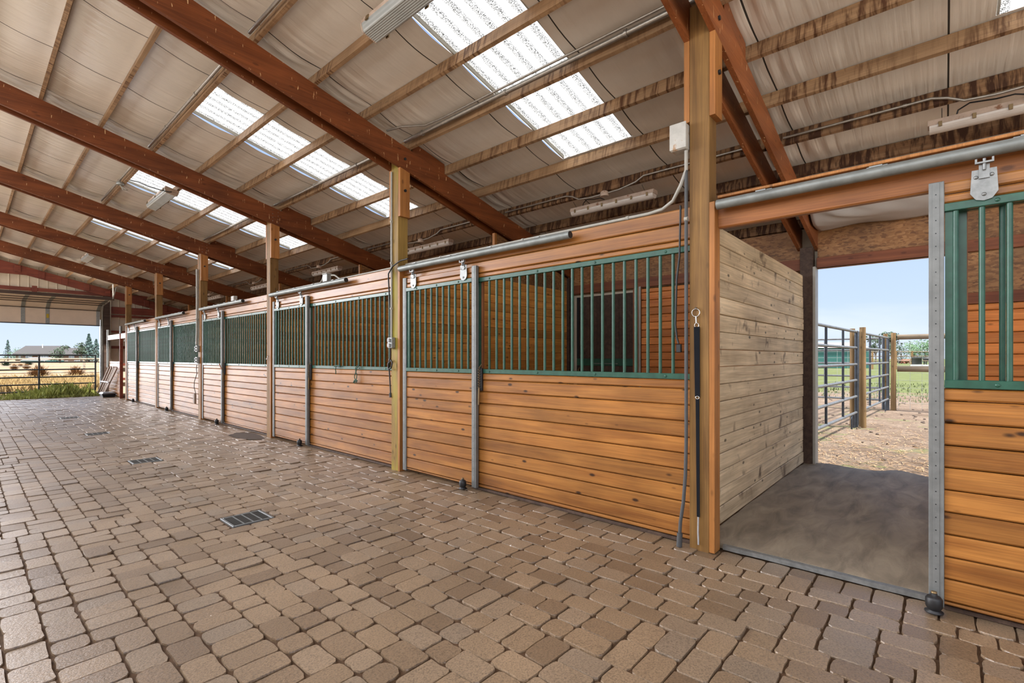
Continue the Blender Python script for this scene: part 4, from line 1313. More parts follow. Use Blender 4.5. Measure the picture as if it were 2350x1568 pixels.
o = mb.build('pipe_sleeve', M['grey_pvc'], None, (3.405, 1.42, 0)); tag(o, 'grey pipe sleeve where the conduit meets the paving by the strap post', 'pipe sleeve')
t = empty('junction_box', (3.44, 1.43, 2.95)); mb = MB(); mb.box(3.40, 3.50, 1.372, 1.485, 2.845, 3.03, c=.006); mb.build('body', M['box_white'], t)
mb = MB(); mb.box(3.392, 3.3995, 1.368, 1.489, 2.85, 3.035, c=.003); mb.build('cover', M['box_white'], t)
tag(t, 'rusty cream junction box high on the thick strap post', 'junction box')

conduit('conduit', [(3.44, 5.003, 3.60), (3.44, 5.003, 1.60)], .0125, M['white_pvc'], 'white conduit down the yellow-green post to its switch box', sm=M['white_pvc'], straps=[(3.44, 5.003, z) for z in (3.0, 2.5, 1.95)])
conduit('conduit', [(3.419, 12.31, 3.30), (3.419, 12.31, 1.92), (3.420, 12.33, 1.80), (3.42, 12.34, 1.72), (3.42, 12.34, 1.635)], .022, M['white_pvc'], 'white conduit down the post with two outlet boxes', sm=M['white_pvc'], straps=[(3.419, 12.31, z) for z in (2.9, 2.2)])
def outlet(x, y, z, label, h=.13, w_=.09):
    t = empty('outlet_box', (x, y, z))
    mb = MB(); mb.box(3.395, 3.449, y-w_/2, y+w_/2, z-h/2, z+h/2, c=.006); mb.build('box', M['galv_dull'], t)
    mb = MB()
    for dz in (-.03, .03): mb.box(3.372, 3.3945, y-.02+.0, y+.02, z+dz-.022, z+dz+.022, c=.004)
    mb.build('flip_cover', M['white_trim'], t)
    tag(t, label, 'outlet box')
outlet(3.42, 4.98, 1.535, 'grey switch box with white covers on the yellow-green post')
outlet(3.42, 12.30, 1.55, 'upper grey outlet box on the post with two outlet boxes', .14, .13)
outlet(3.42, 12.30, 1.30, 'lower grey outlet box on the post with two outlet boxes', .14, .13)
conduit('extension_cable', [(3.43, 12.37, 1.2), (3.425, 12.38, 1.1), (3.43, 12.36, 1.0), (3.42, 12.50, .82), (3.42, 12.52, .70), (3.43, 12.44, .55)], .007, M['dark_steel'], 'dark cord looping below the two outlet boxes', 'cord')
mb = MB(); mb.box(3.40, 3.44, 12.43, 12.53, .33, .56, c=.004, M=None); o = mb.build('wooden_wedge', M['gray_wood'], None, (3.42, 12.48, .33)); tag(o, 'small wooden wedge hanging on the cord below the two outlet boxes', 'wedge')

# black cable round the yellow-green post
conduit('extension_cable', [(3.425, 4.66, 2.505), (3.424, 4.80, 2.50), (3.408, 4.93, 2.45), (3.408, 5.02, 2.37), (3.43, 5.05, 2.29), (3.455, 5.05, 1.9), (3.455, 5.05, 1.36), (3.43, 5.06, 1.28), (3.41, 5.03, 1.22), (3.41, 4.97, 1.23), (3.42, 4.96, 1.29), (3.43, 5.0, 1.33), (3.44, 5.06, 1.28), (3.45, 5.06, 1.16), (3.455, 5.05, .98), (3.45, 5.04, .92)], .0085, M['black'], 'black cord looped down the edge of the yellow-green post', 'cord')
mb = MB(); mb.tube([(3.45, 5.042, .925), (3.448, 5.03, .875)], .018, 8); o = mb.build('electric_plug', M['black'], None, (3.45, 5.04, .92)); tag(o, 'black plug at the end of the cord on the yellow-green post', 'plug')
conduit('extension_cable', [(3.487, 1.447, 2.47), (3.485, 1.445, 2.45), (3.478, 1.45, 2.1), (3.468, 1.467, 1.93), (3.47, 1.478, 1.6), (3.468, 1.465, 1.50), (3.466, 1.452, 1.46)], .0075, M['black'], 'black cord hanging over the first stall bars beside the strap post', 'cord')
mb = MB(); mb.box(3.45, 3.475, 1.43, 1.465, 1.395, 1.455, c=.004); o = mb.build('electric_plug', M['black'], None, (3.466, 1.45, 1.43)); tag(o, 'black socket at the end of the cord on the first stall bars', 'plug')

# strap on the thick post
t = empty('lead_strap', (3.44, 1.31, 1.69))
mb = MB()
ring = [(3.44, 1.316+.028*math.cos(a), 1.675+.028*math.sin(a)) for a in [2*PI*k/20 for k in range(21)]]
mb.tube(ring, .0035, 6, caps=False); mb.tube([(3.452, 1.316, 1.71), (3.436, 1.316, 1.712), (3.434, 1.316, 1.70)], .005, 6)
mb.build('wall_ring', M['chrome'], t)
mb = MB(); mb.tube([(3.438, 1.314, 1.65), (3.438, 1.312, 1.60)], .006, 8); mb.tube([(3.44, 1.31+.015*math.cos(a), 1.585+.017*math.sin(a)) for a in [2*PI*k/14 for k in range(15)]], .003, 6, caps=False); mb.build('snap_hook', M['chrome'], t)
mb = MB()
def strap(y0, y1, za, zb, w0, w1): mb.hexa([(3.436, y1-w1, zb), (3.436, y1+w1, zb), (3.442, y1+w1, zb), (3.442, y1-w1, zb), (3.436, y0-w0, za), (3.436, y0+w0, za), (3.442, y0+w0, za), (3.442, y0-w0, za)])
strap(1.309, 1.304, 1.575, 1.08, .020, .017); strap(1.304, 1.298, 1.07, .235, .0125, .010)
mb.build('webbing', M['strap'], t)
mb = MB(); mb.tube([(3.438, 1.304+.013*math.cos(a), 1.075+.010*math.sin(a)) for a in [2*PI*k/14 for k in range(15)]], .0032, 6, caps=False); mb.build('buckle', M['chrome'], t)
mb = MB(); mb.tube([(3.438, 1.298, .235), (3.436, 1.298, .19), (3.438, 1.300, .13), (3.436, 1.297, .08), (3.44, 1.298, .04)], .006, 6); mb.build('end_snap', M['white_trim'], t)
tag(t, 'black webbing strap hanging from a ring on the thick post', 'strap')
# hooks
def hook(y, z, label):
    mb = MB(); mb.tube([(3.452, y, z+.03), (3.435, y, z+.03), (3.43, y, z), (3.425, y+.012, z-.03), (3.42, y, z-.04), (3.40, y-.012, z-.03), (3.395, y-.012, z-.005)], .007, 6)
    o = mb.build('wall_hook', M['chrome'], None, (3.44, y, z)); tag(o, label, 'hook')
hook(8.60, 1.355, 'small white hook on the post beside the damp patch'); hook(19.62, 1.90, 'dark curled hook on the last post by the alcove')

# twine on the bars of the second stall
def twine(name, pts, r, label):
    mb = MB(); mb.tube(pts, r, 7); 
    return mb
mb = twine('t', [(3.484, 6.36, 1.25), (3.478, 6.40, 1.225), (3.474, 6.405, 1.19), (3.478, 6.40, 1.16), (3.482, 6.41, 1.125)], .006, '')
mb.tube([(3.488, 6.30, 1.235), (3.480, 6.36, 1.245), (3.480, 6.44, 1.235)], .011, 7)
o = mb.build('tied_twine', M['rope'], None, (3.48, 6.4, 1.22)); tag(o, 'short green twine end knotted round the second stall rail', 'twine', None)
mb = twine('t', [(3.484, 5.80, 1.255), (3.474, 5.84, 1.22), (3.474, 5.865, 1.17), (3.474, 5.90, 1.12), (3.474, 5.90, 1.08), (3.474, 5.875, 1.065)], .006, '')
mb.tube([(3.484, 5.84, 1.255), (3.476, 5.88, 1.22), (3.474, 5.87, 1.17), (3.474, 5.845, 1.12), (3.474, 5.85, 1.08), (3.474, 5.875, 1.065)], .006, 7)
for dy, dz in ((.05, -.045), (.015, -.055), (-.03, -.045), (-.045, -.02)): mb.tube([(3.474, 5.875, 1.065), (3.472, 5.875+dy*.6, 1.065+dz*.4), (3.472, 5.875+dy, 1.065+dz)], .008, 6)
o = mb.build('tied_twine', M['rope'], None, (3.48, 5.87, 1.16)); tag(o, 'long loop of green twine with a frayed knot hanging on the second stall', 'twine', None)
# drifting feed bits of the row: white pole end hooks of the third stall latch
mb = MB(); mb.tube([(3.435, 10.96, 1.23), (3.432, 10.88, 1.17), (3.43, 10.80, 1.13)], .012, 6); o = mb.build('latch_stick', M['stud'], None, (3.43, 10.9, 1.2)); tag(o, 'short wooden stick through the latch of the damp patch stall door', 'stick')

# ------------------------------------------------------------------ outside at the paddock door
PA, PB = Vector((7.4, 1.486, 0)), Vector((11.62, 1.295, 0))
def corral(a, b_, posts_y, label, rails=(1.86, 1.547, 1.223, .913, .595, .282), foot=True):
    t = empty('corral_panel', tuple(a))
    d = (b_-a).normalized()
    for z in rails:
        mb = MB(); mb.tube([a+Vector((0, 0, z)), b_+Vector((0, 0, z))], .025, 10); mb.build('rail', M['corral_rail'], t)
    for s_ in posts_y:
        p = a+d*s_; mb = MB(); mb.tube([p+Vector((0, 0, rails[-1])), p+Vector((0, 0, rails[0]))], .02, 8); mb.build('upright', M['pipe_steel'], t)
    for p in (a, b_):
        mb = MB(); mb.tube([p+Vector((0, 0, .0)), p+Vector((0, 0, rails[0]+.02))], .032, 10); mb.build('end_upright', M['pipe_steel'], t)
    if foot:
        p = b_-d*.35; mb = MB()
        q = [p+d*(.11*math.cos(k*PI/10))+Vector((0, 0, .17+.11*math.sin(k*PI/10))) for k in range(11)]
        mb.tube([q[0]-Vector((0, 0, .17))]+q+[q[-1]-Vector((0, 0, .17))], .016, 6); mb.build('foot_loop', M['pipe_steel'], t)
    tag(t, label, 'corral panel', 'pipe corral panels')
corral(PA, PB, (.45, 1.70, 2.98), 'pipe corral panel running from the barn doorway to the first round post')
corral(Vector((11.98, 1.278, 0)), Vector((15.92, 1.10, 0)), (1.2, 2.55), 'pipe corral panel between the two round paddock posts')
corral(Vector((15.95, 4.9, 0)), Vector((15.95, 1.2, 0)), (1.2, 2.4), 'pipe corral panel crossing behind the other two in the paddock', (1.86, 1.56, 1.21, .86, .56, .25), False)
for (x, y, h, lb) in ((11.72, 1.205, 1.95, 'round wooden paddock post, the closer of the two'), (16.1, 1.0, 2.0, 'round wooden paddock post where the rail fence starts')):
    mb = MB(); n = 14
    mb.tube([(x, y, -.02), (x, y, .6), (x+.004, y, 1.3), (x, y, h)], .1, 16, rs=[.062, .057, .054, .052]); 
    o = mb.build('round_post', M['round_post'], None, (x, y, 0)); tag(o, lb, 'post')
    mb = MB(); mb.tube([(x, y+.165, -.02), (x, y+.165, h-.02)], .045, 10); o = mb.build('round_post', M['round_post'], None, (x, y+.165, 0)); tag(o, 'slim half post strapped behind ' + lb[:25] + (' nearest the barn' if x < 12 else ' at the rail fence'), 'post')
for z, r in ((1.89, .065), (1.06, .075)):
    mb = MB(); mb.tube([(16.25, .93, z), (16.3, -1.4, z+.01), (16.3, -4.5, z)], r, 12)
    o = mb.build('fence_rail', M['round_rail'], None, (16.25, .95, z)); tag(o, ('upper' if z > 1.5 else 'lower') + ' round wooden fence rail past the paddock posts', 'fence rail')
# wire mesh
mb = MB()
for k in range(26): mb.tube([(16.55, 1.4-.24*k, -.02), (16.55, 1.4-.24*k, 1.85)], .003, 4, caps=False)
for k in range(9): mb.tube([(16.55, 1.4, .15+.2*k), (16.55, -4.8, .15+.2*k)], .003, 4, caps=False)
o = mb.build('wire_mesh', M['galv_dull'], None, (16.55, 0, 0)); tag(o, 'thin wire mesh fence behind the round wooden rails', 'wire fence')
mb = MB()
for k in range(24): mb.tube([(19.5, 8.4-.3*k, -.02), (19.5, 8.4-.3*k, 1.6)], .004, 4, caps=False)
for k in range(8): mb.tube([(19.5, 8.4, .15+.2*k), (19.5, 1.3, .15+.2*k)], .004, 4, caps=False)
o = mb.build('wire_mesh', M['galv_dull'], None, (19.5, 4, 0)); tag(o, 'wire mesh fence beyond the corral panels, before the teal shed', 'wire fence')
mb = MB(); mb.tube([(19.45, 5.02, 0), (19.45, 5.02, 2.1)], .05, 8); o = mb.build('fence_post', M['white_pvc'], None, (19.45, 5, 0)); tag(o, 'slim white fence post by the paddock doorway edge', 'post')

# far pasture fence, tub, trough, cattle
def ray(px, py, depth, z=None):
    r_ = Vector((math.cos(.844692), -math.sin(.844692), 0)); d_ = Vector((math.sin(.844692), math.cos(.844692), 0))
    p = r_*((px-1175)/1118.336*depth) + d_*depth
    return Vector((p.x, p.y, 0))
a = ray(1998, 841, 56); b_ = ray(2160, 841, 56)
fd = (b_-a).normalized()
t = empty('pasture_fence', tuple(a))
for z in (.95, 1.5, 2.0):
    mb = MB(); mb.tube([a+Vector((0, 0, z)), b_+Vector((0, 0, z))], .06, 6); mb.build('rail', M['round_rail'], t)
for px in (2002, 2056, 2093, 2150):
    p = ray(px, 841, 56); mb = MB(); mb.tube([p, p+Vector((0, 0, 2.1))], .11, 8); mb.build('fence_post', M['round_post'], t)
tag(t, 'three-rail wooden fence across the green pasture', 'fence')
p = ray(2104, 840, 52)
t = empty('feed_tub', tuple(p))
mb = MB(); mb.lathe([(.40, .62), (.44, .7), (.46, 1.35), (.50, 1.38), (.44, 1.40), (.40, .9)], p, 14); mb.build('body', M['tub'], t)
mb = MB(); mb.box(p.x-.5, p.x+.5, p.y-.5, p.y+.5, 0, .6, c=.03); mb.build('stand', M['trough'], t)
tag(t, 'black feed tub in the pasture by the wooden fence', 'tub')
p = ray(2121, 840, 53); mb = MB(); mb.box(-.9, .9, -.35, .35, 0, .55, c=.05, M=Matrix.Translation(p) @ Matrix.Rotation(-.85, 4, 'Z')); mb.box(-.82, .82, -.28, .28, .551, .57, M=Matrix.Translation(p) @ Matrix.Rotation(-.85, 4, 'Z'))
o = mb.build('water_trough', M['trough'], None, tuple(p)); tag(o, 'long pale metal water trough in the pasture', 'trough')
def cow(px, depth, mat, label, ln=1.9, lying=True, face=1):
    p = ray(px, 812, depth)
    t = empty('cow', tuple(p)) if False else None
    mb = MB(); zc = .55 if lying else 1.05
    xs = [-1, -.9, -.6, -.2, .2, .5, .66, .76, .88, 1.0, 1.08]
    rs = [.10, .30, .40, .43, .42, .34, .22, .17, .19, .13, .07]
    zs = [.15, .10, .0, -.02, .0, .08, .2, .26, .22, .10, .04]
    r_ = Vector((math.cos(.844692), -math.sin(.844692), 0))
    path = [p + r_*(face*x*ln*.5) + Vector((0, 0, zc+z)) for x, z in zip(xs, zs)]
    mb.tube(path, .3, 12, rs=rs)
    hd = path[-3]
    for s_ in (-1, 1):
        side = Vector((r_.y, -r_.x, 0))*s_
        mb.tube([hd+side*.1+Vector((0, 0, .12)), hd+side*.28+Vector((0, 0, .14))], .05, 6)
        for x in (-.72, .42):
            c = p + r_*(face*x*ln*.5) + side*.22
            if lying: pts = [c+Vector((0, 0, .45)), c+side*.2+r_*(face*.15)+Vector((0, 0, .16)), c+side*.22-r_*(face*.2)+Vector((0, 0, .08)), c+side*.22+r_*(face*.2)+Vector((0, 0, .06))]
            else: pts = [c+Vector((0, 0, 1.0)), c+Vector((0, 0, .55)), c-r_*.03*face+Vector((0, 0, .3)), c+Vector((0, 0, .0))]
            mb.tube(pts, .1, 7, rs=[.15, .11, .08, .07])
    mb.tube([path[0], path[0]-r_*face*.1+Vector((0, 0, -.3)), path[0]-r_*face*.08+Vector((0, 0, -.6))], .03, 5)
    o = mb.build('cow', mat, None, tuple(p)); tag(o, label, 'cow', None)
cow(2064, 110, M['cow_black'], 'black cow lying in the green pasture', 1.7, True, -1)
cow(2079, 106, M['cow_red'], 'red-brown cow lying next to the black one', 2.0, True, 1)
cow(2131, 88, M['cow_black'], 'dark cow standing at the edge of the paddock doorway view', 1.7, False, 1)

# teal shed
def shed(px0, px1, depth, h, label, roof=M['pale_roof']):
    a = ray(px0, 0, depth); b_ = ray(px1, 0, depth)
    d = (b_-a); n = Vector((-d.y, d.x, 0)).normalized()
    if n.dot(a) < 0: n = -n
    t = empty('shed', tuple(a)); mb = MB(); dep = 5
    c = [a, b_, b_+n*dep, a+n*dep]
    mb.hexa([p for p in c]+[p+Vector((0, 0, h)) for p in c]); wl = mb.build('wall', M['teal'], t)
    mb = MB(); e = [c[0]-n*.3, c[1]-n*.3, c[2]+n*.3, c[3]+n*.3]; rz = [h, h, h, h]
    mid = [(e[0]+e[3])/2, (e[1]+e[2])/2]
    mb.add([e[0]+Vector((0, 0, h+.01)), e[1]+Vector((0, 0, h+.01)), mid[1]+Vector((0, 0, h+.8)), mid[0]+Vector((0, 0, h+.8)), e[2]+Vector((0, 0, h+.01)), e[3]+Vector((0, 0, h+.01))],
           [(0, 1, 2, 3), (3, 2, 4, 5), (0, 3, 5), (1, 4, 2), (0, 5, 4, 1)])
    mb.build('roof', roof, t)
    mb = MB(); p = a+d*.9-n*.03; mb.hexa([p, p+d.normalized()*.25, p+d.normalized()*.25+n*.02, p+n*.02, p+Vector((0, 0, h)), p+d.normalized()*.25+Vector((0, 0, h)), p+d.normalized()*.25+n*.02+Vector((0, 0, h)), p+n*.02+Vector((0, 0, h))])
    mb.build('corner_trim', M['white_trim'], t)
    tag(t, label, 'shed')
shed(1840, 1994, 62, 2.55, 'teal metal shed with a pale roof beyond the paddock')

# trees
def tree(px, depth, h, w_, mat, label, name='tree', dense=600, trunk=.35, shape='round', seed=0, group=None):
    rnd = random.Random(seed); p = ray(px, 0, depth)
    t = empty(name, tuple(p))
    mb = MB(); mb.tube([p, p+Vector((w_*.02, 0, h*.35)), p+Vector((0, w_*.02, h*.85))], .2, 7, rs=[h*.028, h*.02, h*.006])
    blobs = []
    if shape == 'cone':
        for k in range(11):
            u = k/10; blobs.append((Vector((0, 0, h*(.12+.85*u))), w_*.5*(1-u*.92), h*.09))
    else:
        for k in range(12):
            a = rnd.uniform(0, 2*PI); rr = rnd.uniform(.0, .36)*w_; z = rnd.uniform(trunk+.08, .92)*h
            br = w_*rnd.uniform(.12, .24)
            blobs.append((Vector((rr*math.cos(a), rr*math.sin(a), z)), br, br*.75))
            mb.tube([p+Vector((0, 0, h*trunk*.8)), p+Vector((rr*.5*math.cos(a), rr*.5*math.sin(a), z*.7)), p+Vector((rr*math.cos(a), rr*math.sin(a), z))], .05, 5, rs=[h*.012, h*.008, h*.004])
    mb.build('trunk', M['bark'], t)
    mb = MB()
    for k in range(dense):
        c, br, bz = rnd.choice(blobs)
        while True:
            q = Vector((rnd.uniform(-1, 1), rnd.uniform(-1, 1), rnd.uniform(-1, 1)))
            if q.length < 1: break
        c = p+c+Vector((q.x*br, q.y*br, q.z*bz))
        s_ = h*.035*rnd.uniform(.6, 1.5)
        u = Vector((rnd.gauss(0, 1), rnd.gauss(0, 1), rnd.gauss(0, 1))).normalized(); v_ = u.orthogonal().normalized()
        mb.add([c-u*s_, c+v_*s_*.6, c+u*s_, c-v_*s_*.6], [(0, 1, 2, 3)])
    mb.build('foliage', mat, t)
    tag(t, label, 'tree', group)
tree(2010, 95, 6.0, 4.2, M['leaf_dark'], 'ragged dark tree behind the corral panels, shorter of the pair', seed=1, dense=420)
tree(2036, 92, 6.8, 4.8, M['leaf_dark'], 'ragged dark tree over the second round post, taller of the pair', seed=2, dense=520)
tree(2052, 78, 3.9, 3.2, M['leaf_dark'], 'low dark tree just beyond the second round post', seed=12, dense=420)
tree(2068, 150, 5.0, 9.0, M['leaf_dark'], 'low hedge-like tree far across the pasture', seed=3, trunk=.05, dense=520)
tree(2098, 118, 5.2, 8.0, M['leaf_green'], 'broad green tree across the pasture', seed=4, trunk=.08, dense=800)
tree(2124, 98, 4.7, 5.2, M['leaf_green'], 'broad blue-green tree beside the doorway edge', seed=5, trunk=.08, dense=800)
tree(204, 150, 8.2, 5.0, M['leaf_blue'], 'tall blue-green spruce by the brown house', 'spruce_tree', seed=6, shape='cone', dense=900)
tree(187, 140, 6.0, 4.6, M['leaf_dark'], 'dark ragged pine against the end of the brown house', 'pine_tree', seed=7, shape='round', dense=500)
tree(221, 165, 7.2, 5.2, M['leaf_blue'], 'blue-green spruce half hidden by the door jamb', 'spruce_tree', seed=8, shape='cone', dense=700)
tree(138, 120, 4.6, 5.4, M['leaf_dark'], 'low spreading pine in front of the brown house', 'pine_tree', seed=9, trunk=.1, dense=650)
tree(18, 200, 8.2, 4.0, M['leaf_blue'], 'hazy blue spruce far beside the house', 'spruce_tree', seed=10, shape='cone', dense=300)
tree(36, 190, 5.0, 5.0, M['leaf_green'], 'small rounded tree at the gable end of the house', seed=13, trunk=.1, dense=300)
tree(10, 150, 2.0, 12.0, M['leaf_green'], 'low green hedge at the far edge of the field', 'hedge_shrub', seed=11, trunk=0.0, dense=500)

# ------------------------------------------------------------------ outside at the end door
# house
HD = 175
t = empty('house', tuple(ray(110, 0, HD)))
r_ = Vector((math.cos(.844692), -math.sin(.844692), 0)); d_ = Vector((math.sin(.844692), math.cos(.844692), 0))
r_ = (r_*math.cos(.06)+d_*math.sin(.06)).normalized(); n_ = Vector((-r_.y, r_.x, 0))
O = ray(110, 0, HD)
u = HD/1118.336
def hp(px, dn, z): return O + r_*((px-110)*u) + n_*dn + Vector((0, 0, z))
def gable(px0, px1, dep, ze, zr, nm, over=.6, gw=True):
    mb = MB()
    a, b_, c, e = hp(px0, 0, 0), hp(px1, 0, 0), hp(px1, dep, 0), hp(px0, dep, 0)
    Z = Vector((0, 0, 1))
    ma, mb_ = (a+e)/2+Z*zr, (b_+c)/2+Z*zr
    mb.add([a-Z, b_-Z, c-Z, e-Z, a+Z*ze, b_+Z*ze, c+Z*ze, e+Z*ze, ma, mb_], [(0, 1, 5, 4), (1, 2, 6, 9, 5), (2, 3, 7, 6), (3, 0, 4, 8, 7)])
    mb.build('wall', M['stucco'], t)
    o_ = over
    A, B = hp(px0-o_/u, -o_, ze-.05), hp(px1+o_/u, -o_, ze-.05)
    C_, E_ = hp(px1+o_/u, dep+o_, ze-.05), hp(px0-o_/u, dep+o_, ze-.05)
    R0, R1 = (A+E_)/2, (B+C_)/2
    R0.z = R1.z = zr+.15
    mb = MB(); dn = Vector((0, 0, -.25))
    mb.hexa([A+dn, B+dn, R1+dn, R0+dn, A, B, R1, R0]); mb.hexa([R0+dn, R1+dn, C_+dn, E_+dn, R0, R1, C_, E_])
    mb.build('roof', M['shingle'], t)
gable(40, 127, 9, 2.7, 5.5, 'main')
gable(128, 184, 7.5, 2.6, 4.7, 'wing')
for px0, px1, z0, z1 in ((47, 52, .6, 2.2), (62, 76, -.1, 2.3), (90, 112, .4, 2.3), (156, 168, 1.0, 2.1), (168, 180, -.8, .35), (148, 154, -.6, .2)):
    mb = MB()
    mb.hexa([hp(px0, -.12, z0), hp(px1, -.12, z0), hp(px1, -.02, z0), hp(px0, -.02, z0), hp(px0, -.12, z1), hp(px1, -.12, z1), hp(px1, -.02, z1), hp(px0, -.02, z1)])
    wn = mb.build('window', M['white_trim'], t)
    mb = MB(); n = max(1, int((px1-px0)/5)); w_ = (px1-px0)/n
    for k in range(n):
        q0, q1 = px0+w_*k+.6, px0+w_*(k+1)-.6
        mb.hexa([hp(q0, -.16, z0+.12), hp(q1, -.16, z0+.12), hp(q1, -.125, z0+.12), hp(q0, -.125, z0+.12), hp(q0, -.16, z1-.12), hp(q1, -.16, z1-.12), hp(q1, -.125, z1-.12), hp(q0, -.125, z1-.12)])
    mb.build('pane', M['glass'], wn)
c = hp(81, 3.2, 0)
mb = MB(); mb.lathe([(.5, 4.0), (.42, 4.6), (.12, 4.8), (.12, 6.2)], c, 10); mb.build('vent_stack', M['white_trim'], t)
c = hp(121, 3.4, 0); mb = MB(); mb.lathe([(.3, 4.2), (.15, 4.6), (.15, 5.6)], c, 8); mb.build('vent_stack', M['dark_steel'], t)
tag(t, 'brown house with a long grey shingled roof beyond the dry field', 'house')
shed(47, 107, 128, .55, 'low teal shed with a pale roof in front of the brown house')

# pipe gate
GY = 24.6
t = empty('pipe_gate', (3.4, GY, 0))
zr_ = (1.44, 1.186, .915, .64, .375, .115)
for k, z in enumerate(zr_):
    mb = MB(); mb.tube([(-.9, GY, z), (3.40, GY, z)], .024, 10); mb.build('rail', M['dark_steel'], t)
for x in (-.9, 1.83, 3.40):
    mb = MB(); mb.tube([(x, GY-.0, .09), (x, GY, 1.465)], .028, 10); mb.build('upright', M['dark_steel'], t)
mb = MB(); mb.tube([(3.42, GY, 1.2), (3.55, GY-.1, 1.17), (3.64, GY-.2, 1.2)], .02, 6); mb.box(3.36, 3.44, GY-.04, GY+.04, 1.15, 1.24); mb.build('chain_latch', M['dark_steel'], t)
tag(t, 'dark steel pipe gate across the end doorway', 'gate')
mb = MB(); mb.tube([(3.72, GY-.15, -.02), (3.72, GY-.15, 1.6)], .07, 10); o = mb.build('gate_post', M['dark_wood'], None, (3.72, GY-.15, 0)); tag(o, 'dark post the pipe gate is chained to', 'post')
# rail fence beyond the gate
t = empty('field_fence', tuple(ray(193, 0, 42)))
a, b_ = ray(-40, 0, 40), ray(245, 0, 44)
for z in (1.24, .06):
    mb = MB(); mb.tube([a+Vector((0, 0, z)), b_+Vector((0, 0, z))], .055, 8); mb.build('rail', M['pale_rail'], t)
mb = MB(); mb.tube([a+Vector((0, 0, .62)), b_+Vector((0, 0, .62))], .02, 6); mb.build('wire', M['galv_dull'], t)
for px in (90, 193):
    p = ray(px, 0, 40+4*(px+40)/285); mb = MB(); mb.tube([p-Vector((0, 0, .05)), p+Vector((0, 0, 1.30))], .075, 8); mb.build('fence_post', M['pale_rail'], t)
tag(t, 'pale wooden rail fence in the dry field beyond the gate', 'fence')

# dry bushes
def bush(px, py, h, w_, mat, label, seed, dense=260):
    depth = 1.359*1118.336/(py-820.58)
    p = ray(px, 0, depth); rnd = random.Random(seed); mb = MB()
    for k in range(dense):
        a = rnd.uniform(0, 2*PI); e = rnd.uniform(.1, 1.5); l = rnd.uniform(.5, 1)
        b0 = p+Vector((rnd.uniform(-.1, .1)*w_, rnd.uniform(-.1, .1)*w_, 0))
        e_ = p+Vector((math.cos(a)*math.cos(e)*w_*.5*l, math.sin(a)*math.cos(e)*w_*.5*l, math.sin(e)*h*l))
        v_ = Vector((-math.sin(a), math.cos(a), 0))*h*.03
        m_ = (b0+e_)/2+Vector((0, 0, h*.12))
        mb.add([b0, m_-v_, e_, m_+v_], [(0, 1, 2, 3)])
    o = mb.build('tumbleweed_bush', mat, None, tuple(p)); tag(o, label, 'bush', None)
bush(88, 868, 1.0, 2.8, M['dry_bush'], 'rust-coloured bush behind the gate upright', 21, 420)
bush(175, 866, .9, 2.4, M['dry_bush'], 'straw-coloured bush near the latch end of the gate', 22, 340)
bush(33, 849, .8, 1.9, M['dry_bush'], 'low rusty bush out in the dry field', 23)
bush(61, 847, .7, 1.9, M['dry_bush'], 'low rusty bush further along the dry field, second one', 24)
bush(47, 842, .6, 2.2, M['dry_bush'], 'small rusty bush far out in the dry field', 25)
bush(14, 840, .9, 3.5, M['leaf_dark'], 'small dark sage bush at the edge of the dry field', 26)
bush(66, 838, .9, 3.5, M['leaf_dark'], 'small dark sage bush before the low teal shed', 27)
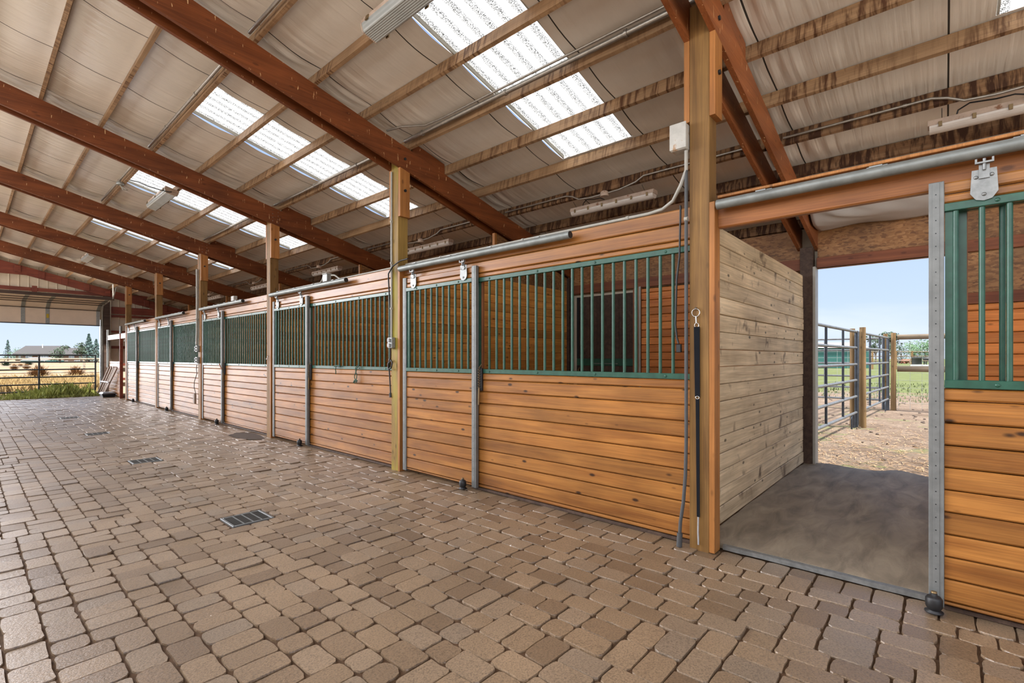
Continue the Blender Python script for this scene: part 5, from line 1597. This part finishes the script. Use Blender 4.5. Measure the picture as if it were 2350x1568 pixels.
# weeds at the gate, dry grass
def blades(name, mat, n, fn, hh, seed, label, cat):
    rnd = random.Random(seed); mb = MB()
    for k in range(n):
        x, y, hs = fn(rnd)
        h = hh*hs*rnd.uniform(.5, 1.2); a = rnd.uniform(0, 2*PI); w_ = .012+.012*hs
        dx, dy = math.cos(a), math.sin(a); l = h*rnd.uniform(.2, .7)
        mb.add([(x-dy*w_, y+dx*w_, -.01), (x+dy*w_, y-dx*w_, -.01), (x+dx*l*.5+dy*w_*.7, y+dy*l*.5-dx*w_*.7, h*.7), (x+dx*l, y+dy*l, h), (x+dx*l*.5-dy*w_*.7, y+dy*l*.5+dx*w_*.7, h*.7)], [(0, 1, 2, 3, 4)])
    o = mb.build(name, mat, None); tag(o, label, cat, None, 'stuff')
def f1(r):
    c, s_, k = r.choice([(2.2, .4, 1.4), (2.5, .4, 1.9), (1.8, .5, 1.1), (2.9, .4, .8), (1.3, .4, .6)])
    return r.gauss(c, s_*.6), r.uniform(22.75, 25.2), k*r.uniform(.6, 1)
blades('weeds', M['grass_green'], 1500, f1, .24, 3, 'green weeds growing under the pipe gate', 'weeds')
blades('short_grass', M['grass_green'], 1500, lambda r: (min(3.3, r.gauss(2.3, .8)), 22.5+abs(r.gauss(0, .5)), r.uniform(.4, 1)), .10, 4, 'short green grass along the end of the paving', 'grass')
blades('dry_grass', M['grass_dry'], 6500, lambda r: (r.uniform(-1.5, 6), r.uniform(25.2, 40), r.uniform(.4, 1)), .42, 5, 'golden dry grass in the field past the gate', 'grass')
# straw and droppings outside the paddock door
rnd = random.Random(9); mb = MB()
for k in range(4200):
    x = 7.25+abs(rnd.gauss(0, 2.4)); y = rnd.uniform(-3.0, 2.6); a = rnd.uniform(0, PI); l = rnd.uniform(.02, .07)
    dx, dy = math.cos(a)*l, math.sin(a)*l; z = -.012+rnd.uniform(0, .02)
    w_ = .006
    mb.add([(x-dx, y-dy, z), (x+dy/l*w_, y-dx/l*w_, z+.006), (x+dx, y+dy, z+rnd.uniform(-.006, .012)), (x-dy/l*w_, y+dx/l*w_, z+.006)], [(0, 1, 2, 3)])
o = mb.build('straw_litter', M['straw'], None); tag(o, 'straw litter scattered on the paddock dirt outside the doorway', 'straw', None, 'stuff')
mb = MB()
for k in range(260):
    x = 7.4+rnd.uniform(0, 13); y = rnd.uniform(-4, 3); r0 = rnd.uniform(.012, .035)
    mb.blob((x, y, -.012), (r0*1.5, r0, r0*.7), 1, .3, k)
o = mb.build('dirt_clods', M['bark'], None); tag(o, 'small dark dirt clods on the paddock ground', 'dirt', None, 'stuff')
M['paddock_blade'] = plain('paddock_grass_blade', (.11, .135, .045), .8, .0, .4, 4)
blades('paddock_grass', M['paddock_blade'], 1500, lambda r: (r.uniform(19, 32), r.uniform(-3.5, 4.5), r.uniform(.4, 1)), .10, 14, 'thin green grass on the dirt beyond the paddock', 'grass')
